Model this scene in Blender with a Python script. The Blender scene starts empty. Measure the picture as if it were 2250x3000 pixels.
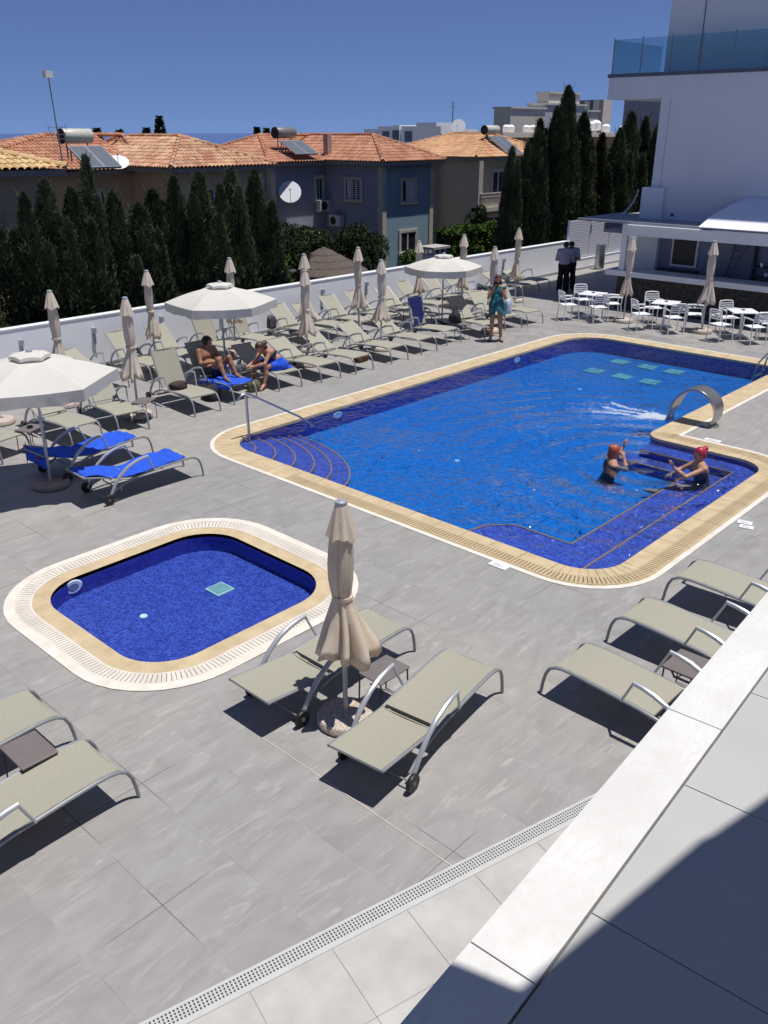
import bpy, math, random
import numpy as np
from mathutils import Vector, Matrix, Euler
from mathutils.geometry import tessellate_polygon
R = math.radians
random.seed(7); rng = np.random.default_rng(7)
scn = bpy.context.scene
COL = scn.collection

# ------------------------------------------------------------------ camera
cam_d = bpy.data.cameras.new("camera"); cam = bpy.data.objects.new("camera", cam_d); COL.objects.link(cam)
cam_d.sensor_fit = 'VERTICAL'; cam_d.sensor_height = 24.0; cam_d.lens = 24.0 * 2534.4 / 3000.0
cam_d.clip_start = 0.05; cam_d.clip_end = 20000
cam.location = (0, 0, 5.2)
cam.rotation_euler = (math.pi / 2 - 0.414210, 0, 0.749046 - math.pi / 2)
scn.camera = cam

# ------------------------------------------------------------------ sky, sun, exposure
SUN = Vector((-0.11, 0.20, -1.0)).normalized()
world = bpy.data.worlds.new("World"); scn.world = world; world.use_nodes = True
wn = world.node_tree; wn.nodes.clear()
wo = wn.nodes.new('ShaderNodeOutputWorld'); bg = wn.nodes.new('ShaderNodeBackground')
sky = wn.nodes.new('ShaderNodeTexSky'); sky.sky_type = 'NISHITA'; sky.sun_disc = False
sky.sun_elevation = R(77.1); sky.sun_rotation = math.atan2(0.11, -0.20)
sky.altitude = 3500; sky.air_density = 0.9; sky.dust_density = 0.0; sky.ozone_density = 2.2
gm = wn.nodes.new('ShaderNodeMixRGB'); gm.blend_type = 'MULTIPLY'; gm.inputs[0].default_value = 1
gm.inputs[2].default_value = (0.80, 0.82, 1.0, 1)
tcw = wn.nodes.new('ShaderNodeTexCoord'); adw = wn.nodes.new('ShaderNodeVectorMath'); adw.operation = 'ADD'; adw.inputs[1].default_value = (0, 0, 0.13)
now = wn.nodes.new('ShaderNodeVectorMath'); now.operation = 'NORMALIZE'
wn.links.new(tcw.outputs['Generated'], adw.inputs[0]); wn.links.new(adw.outputs[0], now.inputs[0]); wn.links.new(now.outputs[0], sky.inputs[0])
wn.links.new(sky.outputs[0], gm.inputs[1]); wn.links.new(gm.outputs[0], bg.inputs[0])
bg.inputs[1].default_value = 0.088
wn.links.new(bg.outputs[0], wo.inputs[0])
sd = bpy.data.lights.new("sun", 'SUN'); sd.energy = 4.0; sd.angle = R(0.5); sd.color = (1.0, 0.968, 0.91)
sun = bpy.data.objects.new("sun", sd); COL.objects.link(sun); sun.location = (10, 0, 40)
sun.rotation_euler = SUN.to_track_quat('-Z', 'Y').to_euler()
scn.view_settings.view_transform = 'Standard'; scn.view_settings.look = 'None'
scn.view_settings.exposure = 0.20; scn.view_settings.gamma = 1.0
scn.view_settings.use_curve_mapping = False
scn.cycles.transparent_max_bounces = 24; scn.cycles.max_bounces = 8

# ------------------------------------------------------------------ helpers
def tag(o, label=None, cat=None, group=None, kind=None):
    if label: o['label'] = label
    if cat: o['category'] = cat
    if group: o['group'] = group
    if kind: o['kind'] = kind
    return o
def empty(name, loc=(0, 0, 0), rz=0, label=None, cat=None, group=None):
    o = bpy.data.objects.new(name, None); COL.objects.link(o); o.location = loc; o.rotation_euler = (0, 0, rz)
    o.empty_display_size = 0.2
    return tag(o, label, cat, group)
KIDS = {}
def children(o): return KIDS.get(o.name, [])
def link(o, parent=None):
    COL.objects.link(o)
    if parent is not None:
        o.parent = parent; KIDS.setdefault(parent.name, []).append(o)
    return o
def copy_tree(o, parent=None):
    c = o.copy(); link(c, parent)
    for ch in children(o): copy_tree(ch, c)
    return c

class MB:
    def __init__(s): s.v = []; s.f = []; s.uv = []; s.has = False
    def add(s, vs, fs, uvs=None):
        b = len(s.v); s.v += [tuple(p) for p in vs]; s.f += [tuple(b + i for i in f) for f in fs]
        if uvs is not None: s.has = True; s.uv += uvs
        else: s.uv += [None] * len(fs)
        return s
    def box(s, x0, x1, y0, y1, z0, z1, M=None):
        vs = [Vector(p) for p in ((x0,y0,z0),(x1,y0,z0),(x1,y1,z0),(x0,y1,z0),(x0,y0,z1),(x1,y0,z1),(x1,y1,z1),(x0,y1,z1))]
        if M is not None: vs = [M @ p for p in vs]
        return s.add(vs, [(0,3,2,1),(4,5,6,7),(0,1,5,4),(1,2,6,5),(2,3,7,6),(3,0,4,7)])
    def bar(s, a, b, w, h):
        a = Vector(a); b = Vector(b); d = (b - a); L = d.length; d.normalize()
        up = Vector((0,0,1)) if abs(d.z) < .95 else Vector((0,1,0))
        x = d.cross(up).normalized(); y = x.cross(d)
        vs = []
        for t in (a, b):
            for sx, sy in ((-1,-1),(1,-1),(1,1),(-1,1)): vs.append(t + x*sx*w/2 + y*sy*h/2)
        return s.add(vs, [(0,3,2,1),(4,5,6,7),(0,1,5,4),(1,2,6,5),(2,3,7,6),(3,0,4,7)])
    def tube(s, pts, r, n=8, caps=True, flat=1.0):
        pts = [Vector(p) for p in pts]; m = len(pts); rs = r if isinstance(r, (list, tuple)) else [r] * m
        rings = []; prev = None
        for i, p in enumerate(pts):
            t = (pts[min(i+1, m-1)] - pts[max(i-1, 0)]).normalized()
            if prev is None:
                a = Vector((1,0,0)) if abs(t.x) < .8 else Vector((0,0,1))
                x = t.cross(a).normalized()
            else: x = (prev - t * prev.dot(t)).normalized()
            prev = x; y = t.cross(x)
            rings.append([p + (x*math.cos(2*math.pi*k/n)*flat + y*math.sin(2*math.pi*k/n)) * rs[i] for k in range(n)])
        vs = [q for rg in rings for q in rg]; fs = []
        for i in range(m-1):
            for k in range(n): fs.append((i*n+k, i*n+(k+1)%n, (i+1)*n+(k+1)%n, (i+1)*n+k))
        if caps: fs.append(tuple(reversed(range(n)))); fs.append(tuple((m-1)*n+k for k in range(n)))
        return s.add(vs, fs)
    def lathe(s, prof, n=24, c=(0,0,0), fn=None, M=None):
        vs = []; fs = []; m = len(prof)
        for i, (r, z) in enumerate(prof):
            for k in range(n):
                a = 2*math.pi*k/n; rr = r if fn is None else fn(r, z, a, i)
                p = Vector((c[0]+rr*math.cos(a), c[1]+rr*math.sin(a), c[2]+z)); vs.append(M @ p if M is not None else p)
        for i in range(m-1):
            for k in range(n): fs.append((i*n+k, i*n+(k+1)%n, (i+1)*n+(k+1)%n, (i+1)*n+k))
        fs.append(tuple(reversed(range(n)))); fs.append(tuple((m-1)*n+k for k in range(n)))
        return s.add(vs, fs)
    def quad(s, a, b, c, d, uv=None): return s.add([a,b,c,d], [(0,1,2,3)], [uv] if uv else None)
    def poly(s, loops, z):
        flat = [p for l in loops for p in l]
        tris = tessellate_polygon([[Vector((p[0], p[1], 0)) for p in l] for l in loops])
        fs = []
        for t in tris:
            a, b, c = [flat[i] for i in t]
            if (b[0]-a[0])*(c[1]-a[1])-(b[1]-a[1])*(c[0]-a[0]) < 0: t = (t[0], t[2], t[1])
            fs.append(tuple(t))
        return s.add([(p[0], p[1], z) for p in flat], fs, [[(flat[i][0], flat[i][1]) for i in f] for f in fs])
    def build(s, name, m, parent=None, smooth=False, angle=40, bevel=0, loc=None):
        me = bpy.data.meshes.new(name); me.from_pydata([tuple(p) for p in s.v], [], s.f)
        if s.has:
            l = me.uv_layers.new(name='UVMap'); k = 0; buf = []
            for f, u in zip(s.f, s.uv):
                if u is None: buf += [0.0, 0.0] * len(f)
                else:
                    for a in u: buf += [a[0], a[1]]
            l.data.foreach_set('uv', buf)
        if m is not None: me.materials.append(m)
        if smooth:
            me.polygons.foreach_set('use_smooth', [True] * len(me.polygons))
            if angle < 180:
                try: me.set_sharp_from_angle(angle=R(angle))
                except Exception: pass
        me.update()
        o = bpy.data.objects.new(name, me); link(o, parent)
        if bevel:
            b = o.modifiers.new('bevel', 'BEVEL'); b.width = bevel; b.segments = 2; b.limit_method = 'ANGLE'
        if loc: o.location = loc
        return o

def arrmesh(name, V, F, m, parent=None, smooth=False):
    me = bpy.data.meshes.new(name); V = np.asarray(V, dtype=np.float32); F = np.asarray(F, dtype=np.int32)
    me.vertices.add(len(V)); me.vertices.foreach_set('co', V.ravel())
    k = F.shape[1]; me.loops.add(F.size); me.loops.foreach_set('vertex_index', F.ravel())
    me.polygons.add(len(F)); me.polygons.foreach_set('loop_start', np.arange(0, F.size, k, dtype=np.int32))
    if smooth: me.polygons.foreach_set('use_smooth', np.ones(len(F), dtype=bool))
    me.materials.append(m); me.update(calc_edges=True); me.validate()
    o = bpy.data.objects.new(name, me); link(o, parent); return o

# ------------------------------------------------------------------ materials
MATS = {}
def N(nt, t, **kw):
    n = nt.nodes.new(t)
    for k, v in kw.items():
        if k.startswith('i_'):
            key = k[2:]; key = int(key) if key.isdigit() else key.replace('_', ' ')
            n.inputs[key].default_value = v
        else: setattr(n, k, v)
    return n
def mat(name, col, rough=.6, var=.12, scale=6, metal=0, bump=0, bscale=60, spec=.5, col2=None, coords='Object', trans=0):
    if name in MATS: return MATS[name]
    m = bpy.data.materials.new(name); m.use_nodes = True; nt = m.node_tree; b = nt.nodes['Principled BSDF']
    L = nt.links.new
    tc = N(nt, 'ShaderNodeTexCoord'); no = N(nt, 'ShaderNodeTexNoise', i_Scale=scale, i_Detail=5, i_Roughness=.6)
    L(tc.outputs[coords], no.inputs['Vector'])
    cr = N(nt, 'ShaderNodeValToRGB'); c2 = col2 or tuple(min(1, c*(1+var)) for c in col)
    c1 = col if col2 else tuple(c*(1-var) for c in col)
    cr.color_ramp.elements[0].position = .35; cr.color_ramp.elements[1].position = .68
    cr.color_ramp.elements[0].color = (*c1, 1); cr.color_ramp.elements[1].color = (*c2, 1)
    L(no.outputs[0], cr.inputs[0]); L(cr.outputs[0], b.inputs['Base Color'])
    b.inputs['Roughness'].default_value = rough; b.inputs['Metallic'].default_value = metal
    b.inputs['Specular IOR Level'].default_value = spec
    if bump:
        n2 = N(nt, 'ShaderNodeTexNoise', i_Scale=bscale, i_Detail=4); L(tc.outputs[coords], n2.inputs['Vector'])
        bp = N(nt, 'ShaderNodeBump', i_Strength=bump, i_Distance=.01); L(n2.outputs[0], bp.inputs['Height']); L(bp.outputs[0], b.inputs['Normal'])
    MATS[name] = m; return m

def mat_deck():
    m = bpy.data.materials.new('grey_marble_tile'); m.use_nodes = True; nt = m.node_tree; b = nt.nodes['Principled BSDF']; L = nt.links.new
    tc = N(nt, 'ShaderNodeTexCoord'); mp = N(nt, 'ShaderNodeMapping'); L(tc.outputs['Object'], mp.inputs[0])
    mp.inputs['Location'].default_value = (-7.26 + .62*100, -5.60 + .62*100, 0)
    br = N(nt, 'ShaderNodeTexBrick', offset=0.0, squash=1.0)
    for k, v in (('Scale', 1), ('Mortar Size', .0035), ('Mortar Smooth', .1), ('Bias', 0), ('Brick Width', .62), ('Row Height', .62)): br.inputs[k].default_value = v
    br.inputs['Color1'].default_value = (0,0,0,1); br.inputs['Color2'].default_value = (1,1,1,1); br.inputs['Mortar'].default_value = (.5,.5,.5,1)
    L(mp.outputs[0], br.inputs['Vector'])
    # streaky veins, offset and turned tile by tile
    off = N(nt, 'ShaderNodeVectorMath', operation='SCALE'); L(br.outputs['Color'], off.inputs[0]); off.inputs['Scale'].default_value = 23
    ad = N(nt, 'ShaderNodeVectorMath', operation='ADD'); L(tc.outputs['Object'], ad.inputs[0]); L(off.outputs[0], ad.inputs[1])
    m2 = N(nt, 'ShaderNodeMapping'); m2.inputs['Scale'].default_value = (.8, 2.3, 1); L(ad.outputs[0], m2.inputs[0])
    sx = N(nt, 'ShaderNodeSeparateXYZ'); L(br.outputs['Color'], sx.inputs[0]); rt = N(nt, 'ShaderNodeMapRange', i_1=0, i_2=1, i_3=-.5, i_4=1.7); L(sx.outputs[0], rt.inputs[0])
    cx = N(nt, 'ShaderNodeCombineXYZ'); L(rt.outputs[0], cx.inputs[2]); L(cx.outputs[0], m2.inputs['Rotation'])
    n1 = N(nt, 'ShaderNodeTexNoise', i_Scale=1.5, i_Detail=8, i_Roughness=.62, i_Distortion=1.4); L(m2.outputs[0], n1.inputs['Vector'])
    r1 = N(nt, 'ShaderNodeValToRGB'); e = r1.color_ramp.elements
    e[0].position = .3; e[0].color = (.268,.258,.250,1); e[1].position = .7; e[1].color = (.350,.342,.334,1)
    L(n1.outputs[0], r1.inputs[0])
    m3 = N(nt, 'ShaderNodeMapping'); m3.inputs['Scale'].default_value = (.9, 5.5, 1); L(ad.outputs[0], m3.inputs[0]); L(cx.outputs[0], m3.inputs['Rotation'])
    n2 = N(nt, 'ShaderNodeTexNoise', i_Scale=1.2, i_Detail=7, i_Roughness=.7, i_Distortion=2.0); L(m3.outputs[0], n2.inputs['Vector'])
    r2 = N(nt, 'ShaderNodeValToRGB'); e = r2.color_ramp.elements
    e[0].position = .56; e[0].color = (0,0,0,1); e[1].position = .76; e[1].color = (.75,.75,.75,1); L(n2.outputs[0], r2.inputs[0])
    mx = N(nt, 'ShaderNodeMixRGB'); L(r2.outputs[0], mx.inputs[0]); L(r1.outputs[0], mx.inputs[1]); mx.inputs[2].default_value = (.50,.485,.46,1)
    n4 = N(nt, 'ShaderNodeTexNoise', i_Scale=.35, i_Detail=3); L(tc.outputs['Object'], n4.inputs['Vector'])
    r4 = N(nt, 'ShaderNodeValToRGB'); e = r4.color_ramp.elements
    e[0].position = .35; e[0].color = (.93,.925,.94,1); e[1].position = .65; e[1].color = (1.05,1.03,1.0,1); L(n4.outputs[0], r4.inputs[0])
    mu = N(nt, 'ShaderNodeMixRGB', blend_type='MULTIPLY'); mu.inputs[0].default_value = 1; L(mx.outputs[0], mu.inputs[1]); L(r4.outputs[0], mu.inputs[2])
    # grout, clean in some places and dirty in others
    n3 = N(nt, 'ShaderNodeTexNoise', i_Scale=.55, i_Detail=3); L(tc.outputs['Object'], n3.inputs['Vector'])
    r3 = N(nt, 'ShaderNodeValToRGB'); e = r3.color_ramp.elements
    e[0].position = .52; e[0].color = (.315,.307,.30,1); e[1].position = .60; e[1].color = (.10,.095,.095,1); L(n3.outputs[0], r3.inputs[0])
    # dirty wet marks left by feet between the pool corner and the bar
    ns = N(nt, 'ShaderNodeTexNoise', i_Scale=1.7, i_Detail=6, i_Roughness=.6, i_Distortion=1.8); mps = N(nt, 'ShaderNodeMapping'); mps.inputs['Scale'].default_value = (1,.45,1); mps.inputs['Rotation'].default_value = (0,0,R(40)); L(tc.outputs['Object'], mps.inputs[0]); L(mps.outputs[0], ns.inputs['Vector'])
    rs = N(nt, 'ShaderNodeValToRGB'); e = rs.color_ramp.elements; e[0].position = .47; e[0].color = (0,0,0,1); e[1].position = .60; e[1].color = (1,1,1,1); L(ns.outputs[0], rs.inputs[0])
    ds = N(nt, 'ShaderNodeVectorMath', operation='DISTANCE'); L(tc.outputs['Object'], ds.inputs[0]); ds.inputs[1].default_value = (22.6, 12.4, 0)
    dm = N(nt, 'ShaderNodeMapRange', i_1=2.2, i_2=6.5, i_3=.42, i_4=.05); L(ds.outputs['Value'], dm.inputs[0])
    sm = N(nt, 'ShaderNodeMath', operation='MULTIPLY'); L(rs.outputs[0], sm.inputs[0]); L(dm.outputs[0], sm.inputs[1])
    st = N(nt, 'ShaderNodeMixRGB', blend_type='MULTIPLY'); L(sm.outputs[0], st.inputs[0]); L(mu.outputs[0], st.inputs[1]); st.inputs[2].default_value = (.50,.47,.45,1); mu = st
    fi = N(nt, 'ShaderNodeMixRGB'); L(br.outputs['Fac'], fi.inputs[0]); L(mu.outputs[0], fi.inputs[1]); L(r3.outputs[0], fi.inputs[2])
    L(fi.outputs[0], b.inputs['Base Color']); b.inputs['Roughness'].default_value = .55; b.inputs['Specular IOR Level'].default_value = .35
    return m
def mat_tile(name, ca, cb, size, mortar, mw=.07, rough=.35):
    m = bpy.data.materials.new(name); m.use_nodes = True; nt = m.node_tree; b = nt.nodes['Principled BSDF']; L = nt.links.new
    uv = N(nt, 'ShaderNodeUVMap')
    br = N(nt, 'ShaderNodeTexBrick', offset=0.0, squash=1.0)
    for k, v in (('Scale', 1), ('Mortar Size', size*mw), ('Mortar Smooth', .1), ('Bias', 0), ('Brick Width', size), ('Row Height', size)): br.inputs[k].default_value = v
    br.inputs['Color1'].default_value = (*ca, 1); br.inputs['Color2'].default_value = (*cb, 1); br.inputs['Mortar'].default_value = (*mortar, 1)
    L(uv.outputs[0], br.inputs['Vector'])
    no = N(nt, 'ShaderNodeTexNoise', i_Scale=9, i_Detail=4); L(uv.outputs[0], no.inputs['Vector'])
    mr = N(nt, 'ShaderNodeMapRange', i_1=.3, i_2=.7, i_3=.86, i_4=1.16); L(no.outputs[0], mr.inputs[0])
    mu = N(nt, 'ShaderNodeVectorMath', operation='SCALE'); L(br.outputs['Color'], mu.inputs[0]); L(mr.outputs[0], mu.inputs['Scale'])
    L(mu.outputs[0], b.inputs['Base Color']); b.inputs['Roughness'].default_value = rough
    return m
def mat_grate(name, base, slot, pitch, duty=.3):
    m = bpy.data.materials.new(name); m.use_nodes = True; nt = m.node_tree; b = nt.nodes['Principled BSDF']; L = nt.links.new
    uv = N(nt, 'ShaderNodeUVMap'); sp = N(nt, 'ShaderNodeSeparateXYZ'); L(uv.outputs[0], sp.inputs[0])
    d = N(nt, 'ShaderNodeMath', operation='DIVIDE'); d.inputs[1].default_value = pitch; L(sp.outputs[0], d.inputs[0])
    f = N(nt, 'ShaderNodeMath', operation='FRACT'); L(d.outputs[0], f.inputs[0])
    l = N(nt, 'ShaderNodeMath', operation='LESS_THAN'); l.inputs[1].default_value = duty; L(f.outputs[0], l.inputs[0])
    g1 = N(nt, 'ShaderNodeMath', operation='GREATER_THAN'); g1.inputs[1].default_value = .12; L(sp.outputs[1], g1.inputs[0])
    g2 = N(nt, 'ShaderNodeMath', operation='LESS_THAN'); g2.inputs[1].default_value = .88; L(sp.outputs[1], g2.inputs[0])
    a = N(nt, 'ShaderNodeMath', operation='MULTIPLY'); L(l.outputs[0], a.inputs[0]); L(g1.outputs[0], a.inputs[1])
    a2 = N(nt, 'ShaderNodeMath', operation='MULTIPLY'); L(a.outputs[0], a2.inputs[0]); L(g2.outputs[0], a2.inputs[1])
    tc = N(nt, 'ShaderNodeTexCoord'); no = N(nt, 'ShaderNodeTexNoise', i_Scale=3, i_Detail=6); L(tc.outputs['Object'], no.inputs['Vector'])
    mr = N(nt, 'ShaderNodeMapRange', i_1=.3, i_2=.7, i_3=.85, i_4=1.1); L(no.outputs[0], mr.inputs[0])
    sc = N(nt, 'ShaderNodeVectorMath', operation='SCALE'); sc.inputs[0].default_value = base; L(mr.outputs[0], sc.inputs['Scale'])
    mx = N(nt, 'ShaderNodeMixRGB'); L(a2.outputs[0], mx.inputs[0]); L(sc.outputs[0], mx.inputs[1]); mx.inputs[2].default_value = (*slot, 1)
    L(mx.outputs[0], b.inputs['Base Color']); b.inputs['Roughness'].default_value = .7
    return m
def mat_water(name, tint, bump, s1, s2, gloss=1.0, rings=None):
    m = bpy.data.materials.new(name); m.use_nodes = True; nt = m.node_tree; nt.nodes.clear(); L = nt.links.new
    out = N(nt, 'ShaderNodeOutputMaterial'); tr = N(nt, 'ShaderNodeBsdfTransparent'); tr.inputs[0].default_value = (*tint, 1)
    gl = N(nt, 'ShaderNodeBsdfGlossy', i_Roughness=.06); fr = N(nt, 'ShaderNodeFresnel', i_IOR=1.33); mx = N(nt, 'ShaderNodeMixShader')
    tc = N(nt, 'ShaderNodeTexCoord')
    a = N(nt, 'ShaderNodeTexNoise', i_Scale=s1, i_Detail=3, i_Roughness=.55, i_Distortion=.6); L(tc.outputs['Object'], a.inputs['Vector'])
    c = N(nt, 'ShaderNodeTexNoise', i_Scale=s2, i_Detail=2, i_Roughness=.5, i_Distortion=1.2); L(tc.outputs['Object'], c.inputs['Vector'])
    ad = N(nt, 'ShaderNodeMath', operation='ADD'); L(a.outputs[0], ad.inputs[0]); L(c.outputs[0], ad.inputs[1])
    big = N(nt, 'ShaderNodeTexNoise', i_Scale=.33, i_Detail=2, i_Distortion=.5); L(tc.outputs['Object'], big.inputs['Vector'])
    am = N(nt, 'ShaderNodeMapRange', i_1=.36, i_2=.64, i_3=.35, i_4=1.5); L(big.outputs[0], am.inputs[0])
    hm = N(nt, 'ShaderNodeMath', operation='MULTIPLY'); L(ad.outputs[0], hm.inputs[0]); L(am.outputs[0], hm.inputs[1])
    hsrc = hm
    if rings:
        mp = N(nt, 'ShaderNodeMapping'); mp.inputs['Location'].default_value = (-rings[0], -rings[1], 0); L(tc.outputs['Object'], mp.inputs[0])
        wv = N(nt, 'ShaderNodeTexWave', wave_type='RINGS', rings_direction='Z', i_Scale=.62, i_Distortion=2.2, i_Detail=2, i_Detail_Scale=1.2); L(mp.outputs[0], wv.inputs['Vector'])
        ln = N(nt, 'ShaderNodeVectorMath', operation='LENGTH'); L(mp.outputs[0], ln.inputs[0])
        dc = N(nt, 'ShaderNodeMapRange', i_1=.5, i_2=6.5, i_3=.75, i_4=.0); L(ln.outputs['Value'], dc.inputs[0])
        wm = N(nt, 'ShaderNodeMath', operation='MULTIPLY'); L(wv.outputs[1], wm.inputs[0]); L(dc.outputs[0], wm.inputs[1])
        hsrc = N(nt, 'ShaderNodeMath', operation='ADD'); L(hm.outputs[0], hsrc.inputs[0]); L(wm.outputs[0], hsrc.inputs[1])
    bp = N(nt, 'ShaderNodeBump', i_Strength=bump, i_Distance=.09); L(hsrc.outputs[0], bp.inputs['Height'])
    L(bp.outputs[0], gl.inputs['Normal']); L(bp.outputs[0], fr.inputs['Normal'])
    mu = N(nt, 'ShaderNodeMath', operation='MULTIPLY', use_clamp=True); mu.inputs[1].default_value = gloss; L(fr.outputs[0], mu.inputs[0])
    L(mu.outputs[0], mx.inputs[0]); L(tr.outputs[0], mx.inputs[1]); L(gl.outputs[0], mx.inputs[2]); L(mx.outputs[0], out.inputs[0])
    return m
def mat_leaf(name, c1, c2, scale=3.0, rough=.7):
    m = bpy.data.materials.new(name); m.use_nodes = True; nt = m.node_tree; b = nt.nodes['Principled BSDF']; L = nt.links.new
    tc = N(nt, 'ShaderNodeTexCoord'); no = N(nt, 'ShaderNodeTexNoise', i_Scale=scale, i_Detail=4, i_Roughness=.7); L(tc.outputs['Object'], no.inputs['Vector'])
    cr = N(nt, 'ShaderNodeValToRGB'); e = cr.color_ramp.elements; e[0].position = .36; e[0].color = (*c1, 1); e[1].position = .66; e[1].color = (*c2, 1)
    L(no.outputs[0], cr.inputs[0])
    oi = N(nt, 'ShaderNodeObjectInfo'); mr = N(nt, 'ShaderNodeMapRange', i_1=0, i_2=1, i_3=.75, i_4=1.25); L(oi.outputs['Random'], mr.inputs[0])
    sc = N(nt, 'ShaderNodeVectorMath', operation='SCALE'); L(cr.outputs[0], sc.inputs[0]); L(mr.outputs[0], sc.inputs['Scale'])
    L(sc.outputs[0], b.inputs['Base Color']); b.inputs['Roughness'].default_value = rough; b.inputs['Specular IOR Level'].default_value = .12
    return m

def mat_fabric(name, c, through, var=.06, scale=5):
    # cloth that lets a little light through, as canvas does
    m = bpy.data.materials.new(name); m.use_nodes = True; nt = m.node_tree; nt.nodes.clear(); L = nt.links.new
    out = N(nt, 'ShaderNodeOutputMaterial'); d = N(nt, 'ShaderNodeBsdfDiffuse'); t = N(nt, 'ShaderNodeBsdfTranslucent'); mx = N(nt, 'ShaderNodeMixShader')
    tc = N(nt, 'ShaderNodeTexCoord'); no = N(nt, 'ShaderNodeTexNoise', i_Scale=scale, i_Detail=4); L(tc.outputs['Object'], no.inputs['Vector'])
    mr = N(nt, 'ShaderNodeMapRange', i_1=.3, i_2=.7, i_3=1-var, i_4=1+var); L(no.outputs[0], mr.inputs[0])
    sc = N(nt, 'ShaderNodeVectorMath', operation='SCALE'); sc.inputs[0].default_value = c; L(mr.outputs[0], sc.inputs['Scale'])
    L(sc.outputs[0], d.inputs[0]); L(sc.outputs[0], t.inputs[0]); mx.inputs[0].default_value = through
    L(d.outputs[0], mx.inputs[1]); L(t.outputs[0], mx.inputs[2]); L(mx.outputs[0], out.inputs[0]); return m
M = {}
M['deck'] = mat_deck()
M['trav'] = mat('travertine', (.48,.37,.22), .6, scale=4, col2=(.60,.48,.31), bump=.2, bscale=40)
M['stone_w'] = mat('white_stone_edge', (.66,.60,.52), .6, scale=5, col2=(.78,.73,.66))
M['mos_deep'] = mat_tile('blue_mosaic_floor', (.010,.125,.36), (.030,.235,.60), .03, (.02,.17,.43))
M['mos_step'] = mat_tile('violet_blue_mosaic', (.045,.055,.28), (.155,.165,.54), .035, (.11,.12,.38))
M['mos_wall'] = mat_tile('navy_mosaic_wall', (.016,.025,.28), (.045,.06,.42), .03, (.035,.04,.26))
M['mos_small'] = mat_tile('blue_mosaic_small_pool', (.022,.045,.27), (.065,.12,.50), .034, (.018,.03,.24), mw=.1)
M['nose'] = mat('terracotta_step_edge', (.62,.26,.12), .5)
M['water'] = mat_water('pool_water', (.60,.80,.96), 1.0, 1.3, 4.0, gloss=.85, rings=(13.05,6.1))
M['water_s'] = mat_water('paddling_pool_water', (.92,.96,1.0), .12, 3, 9, gloss=.6)
M['grate'] = mat_grate('slotted_travertine', (.50,.39,.235), (.17,.12,.06), .055, .34)
M['grate_w'] = mat_grate('slotted_white_stone', (.68,.62,.54), (.22,.20,.18), .05, .2)
M['white'] = mat('white_render', (.74,.75,.78), .8, var=.03, scale=2)
M['wall_w'] = mat('white_wall_paint', (.86,.87,.90), .85, var=.035, scale=1.2)
M['bld'] = mat('white_building_render', (.72,.73,.75), .85, var=.03, scale=.6)
M['alu'] = mat('grey_powder_coat', (.24,.25,.27), .38, var=.05, spec=.6)
M['alu_l'] = mat('light_grey_metal', (.42,.44,.47), .32, var=.04, metal=.3)
M['steel'] = mat('brushed_steel', (.50,.49,.46), .30, var=.06, metal=.9, scale=3)
M['taupe'] = mat('taupe_table', (.17,.145,.14), .5, var=.05)
M['sling'] = mat('beige_sling_mesh', (.315,.30,.235), .75, scale=130, col2=(.42,.40,.325), bump=.25, bscale=300)
M['sling'].node_tree.nodes['Principled BSDF'].inputs['Alpha'].default_value = .94
M['black'] = mat('black_rubber', (.012,.012,.013), .5)
M['dark'] = mat('dark_cloth', (.02,.02,.025), .9, var=.3)
M['canvas'] = mat_fabric('cream_canvas', (.84,.73,.60), .36)
M['canvas_o'] = mat_fabric('white_canvas', (.67,.65,.60), .15, var=.03)
M['canvas_old'] = mat_fabric('taupe_canvas', (.80,.71,.60), .30)
M['pebble'] = mat('pebble_concrete', (.30,.23,.19), .9, scale=55, col2=(.74,.64,.56), bump=.8, bscale=60)
M['pebble_d'] = mat('brown_concrete', (.26,.20,.17), .9, scale=40, col2=(.40,.32,.27), bump=.5, bscale=50)
M['towel'] = mat('royal_blue_towel', (.012,.085,.62), .9, var=.15, scale=12, bump=.5, bscale=90)
M['towel_shade'] = mat('shade_toned_blue_towel', (.004,.012,.11), .9, var=.15, scale=12, bump=.5, bscale=90)  # blue towel colour darkened to hold the parasol's shade
def mat_marble():
    m = mat('white_marble_coping', (.63,.62,.605), .4, scale=2.2, col2=(.73,.725,.71)); nt = m.node_tree; b = nt.nodes['Principled BSDF']; L = nt.links.new
    src = b.inputs['Base Color'].links[0].from_socket; tc = N(nt, 'ShaderNodeTexCoord'); mp = N(nt, 'ShaderNodeMapping'); mp.inputs['Rotation'].default_value = (0,0,R(25)); mp.inputs['Scale'].default_value = (3,9,3); L(tc.outputs['Object'], mp.inputs[0])
    n = N(nt, 'ShaderNodeTexNoise', i_Scale=1.0, i_Detail=9, i_Roughness=.65, i_Distortion=2.4); L(mp.outputs[0], n.inputs['Vector'])
    r = N(nt, 'ShaderNodeValToRGB'); e = r.color_ramp.elements; e[0].position = .47; e[0].color = (0,0,0,1); e[1].position = .50; e[1].color = (.55,.55,.55,1); k = r.color_ramp.elements.new(.535); k.color = (0,0,0,1); L(n.outputs[0], r.inputs[0])
    x = N(nt, 'ShaderNodeMixRGB'); L(r.outputs[0], x.inputs[0]); L(src, x.inputs[1]); x.inputs[2].default_value = (.60,.57,.53,1)
    v = N(nt, 'ShaderNodeTexVoronoi', i_Scale=5.5); L(tc.outputs['Object'], v.inputs['Vector']); l = N(nt, 'ShaderNodeMath', operation='LESS_THAN'); l.inputs[1].default_value = .05; L(v.outputs['Distance'], l.inputs[0])
    w = N(nt, 'ShaderNodeMixRGB'); L(l.outputs[0], w.inputs[0]); L(x.outputs[0], w.inputs[1]); w.inputs[2].default_value = (.40,.36,.31,1); L(w.outputs[0], b.inputs['Base Color']); return m
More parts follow.
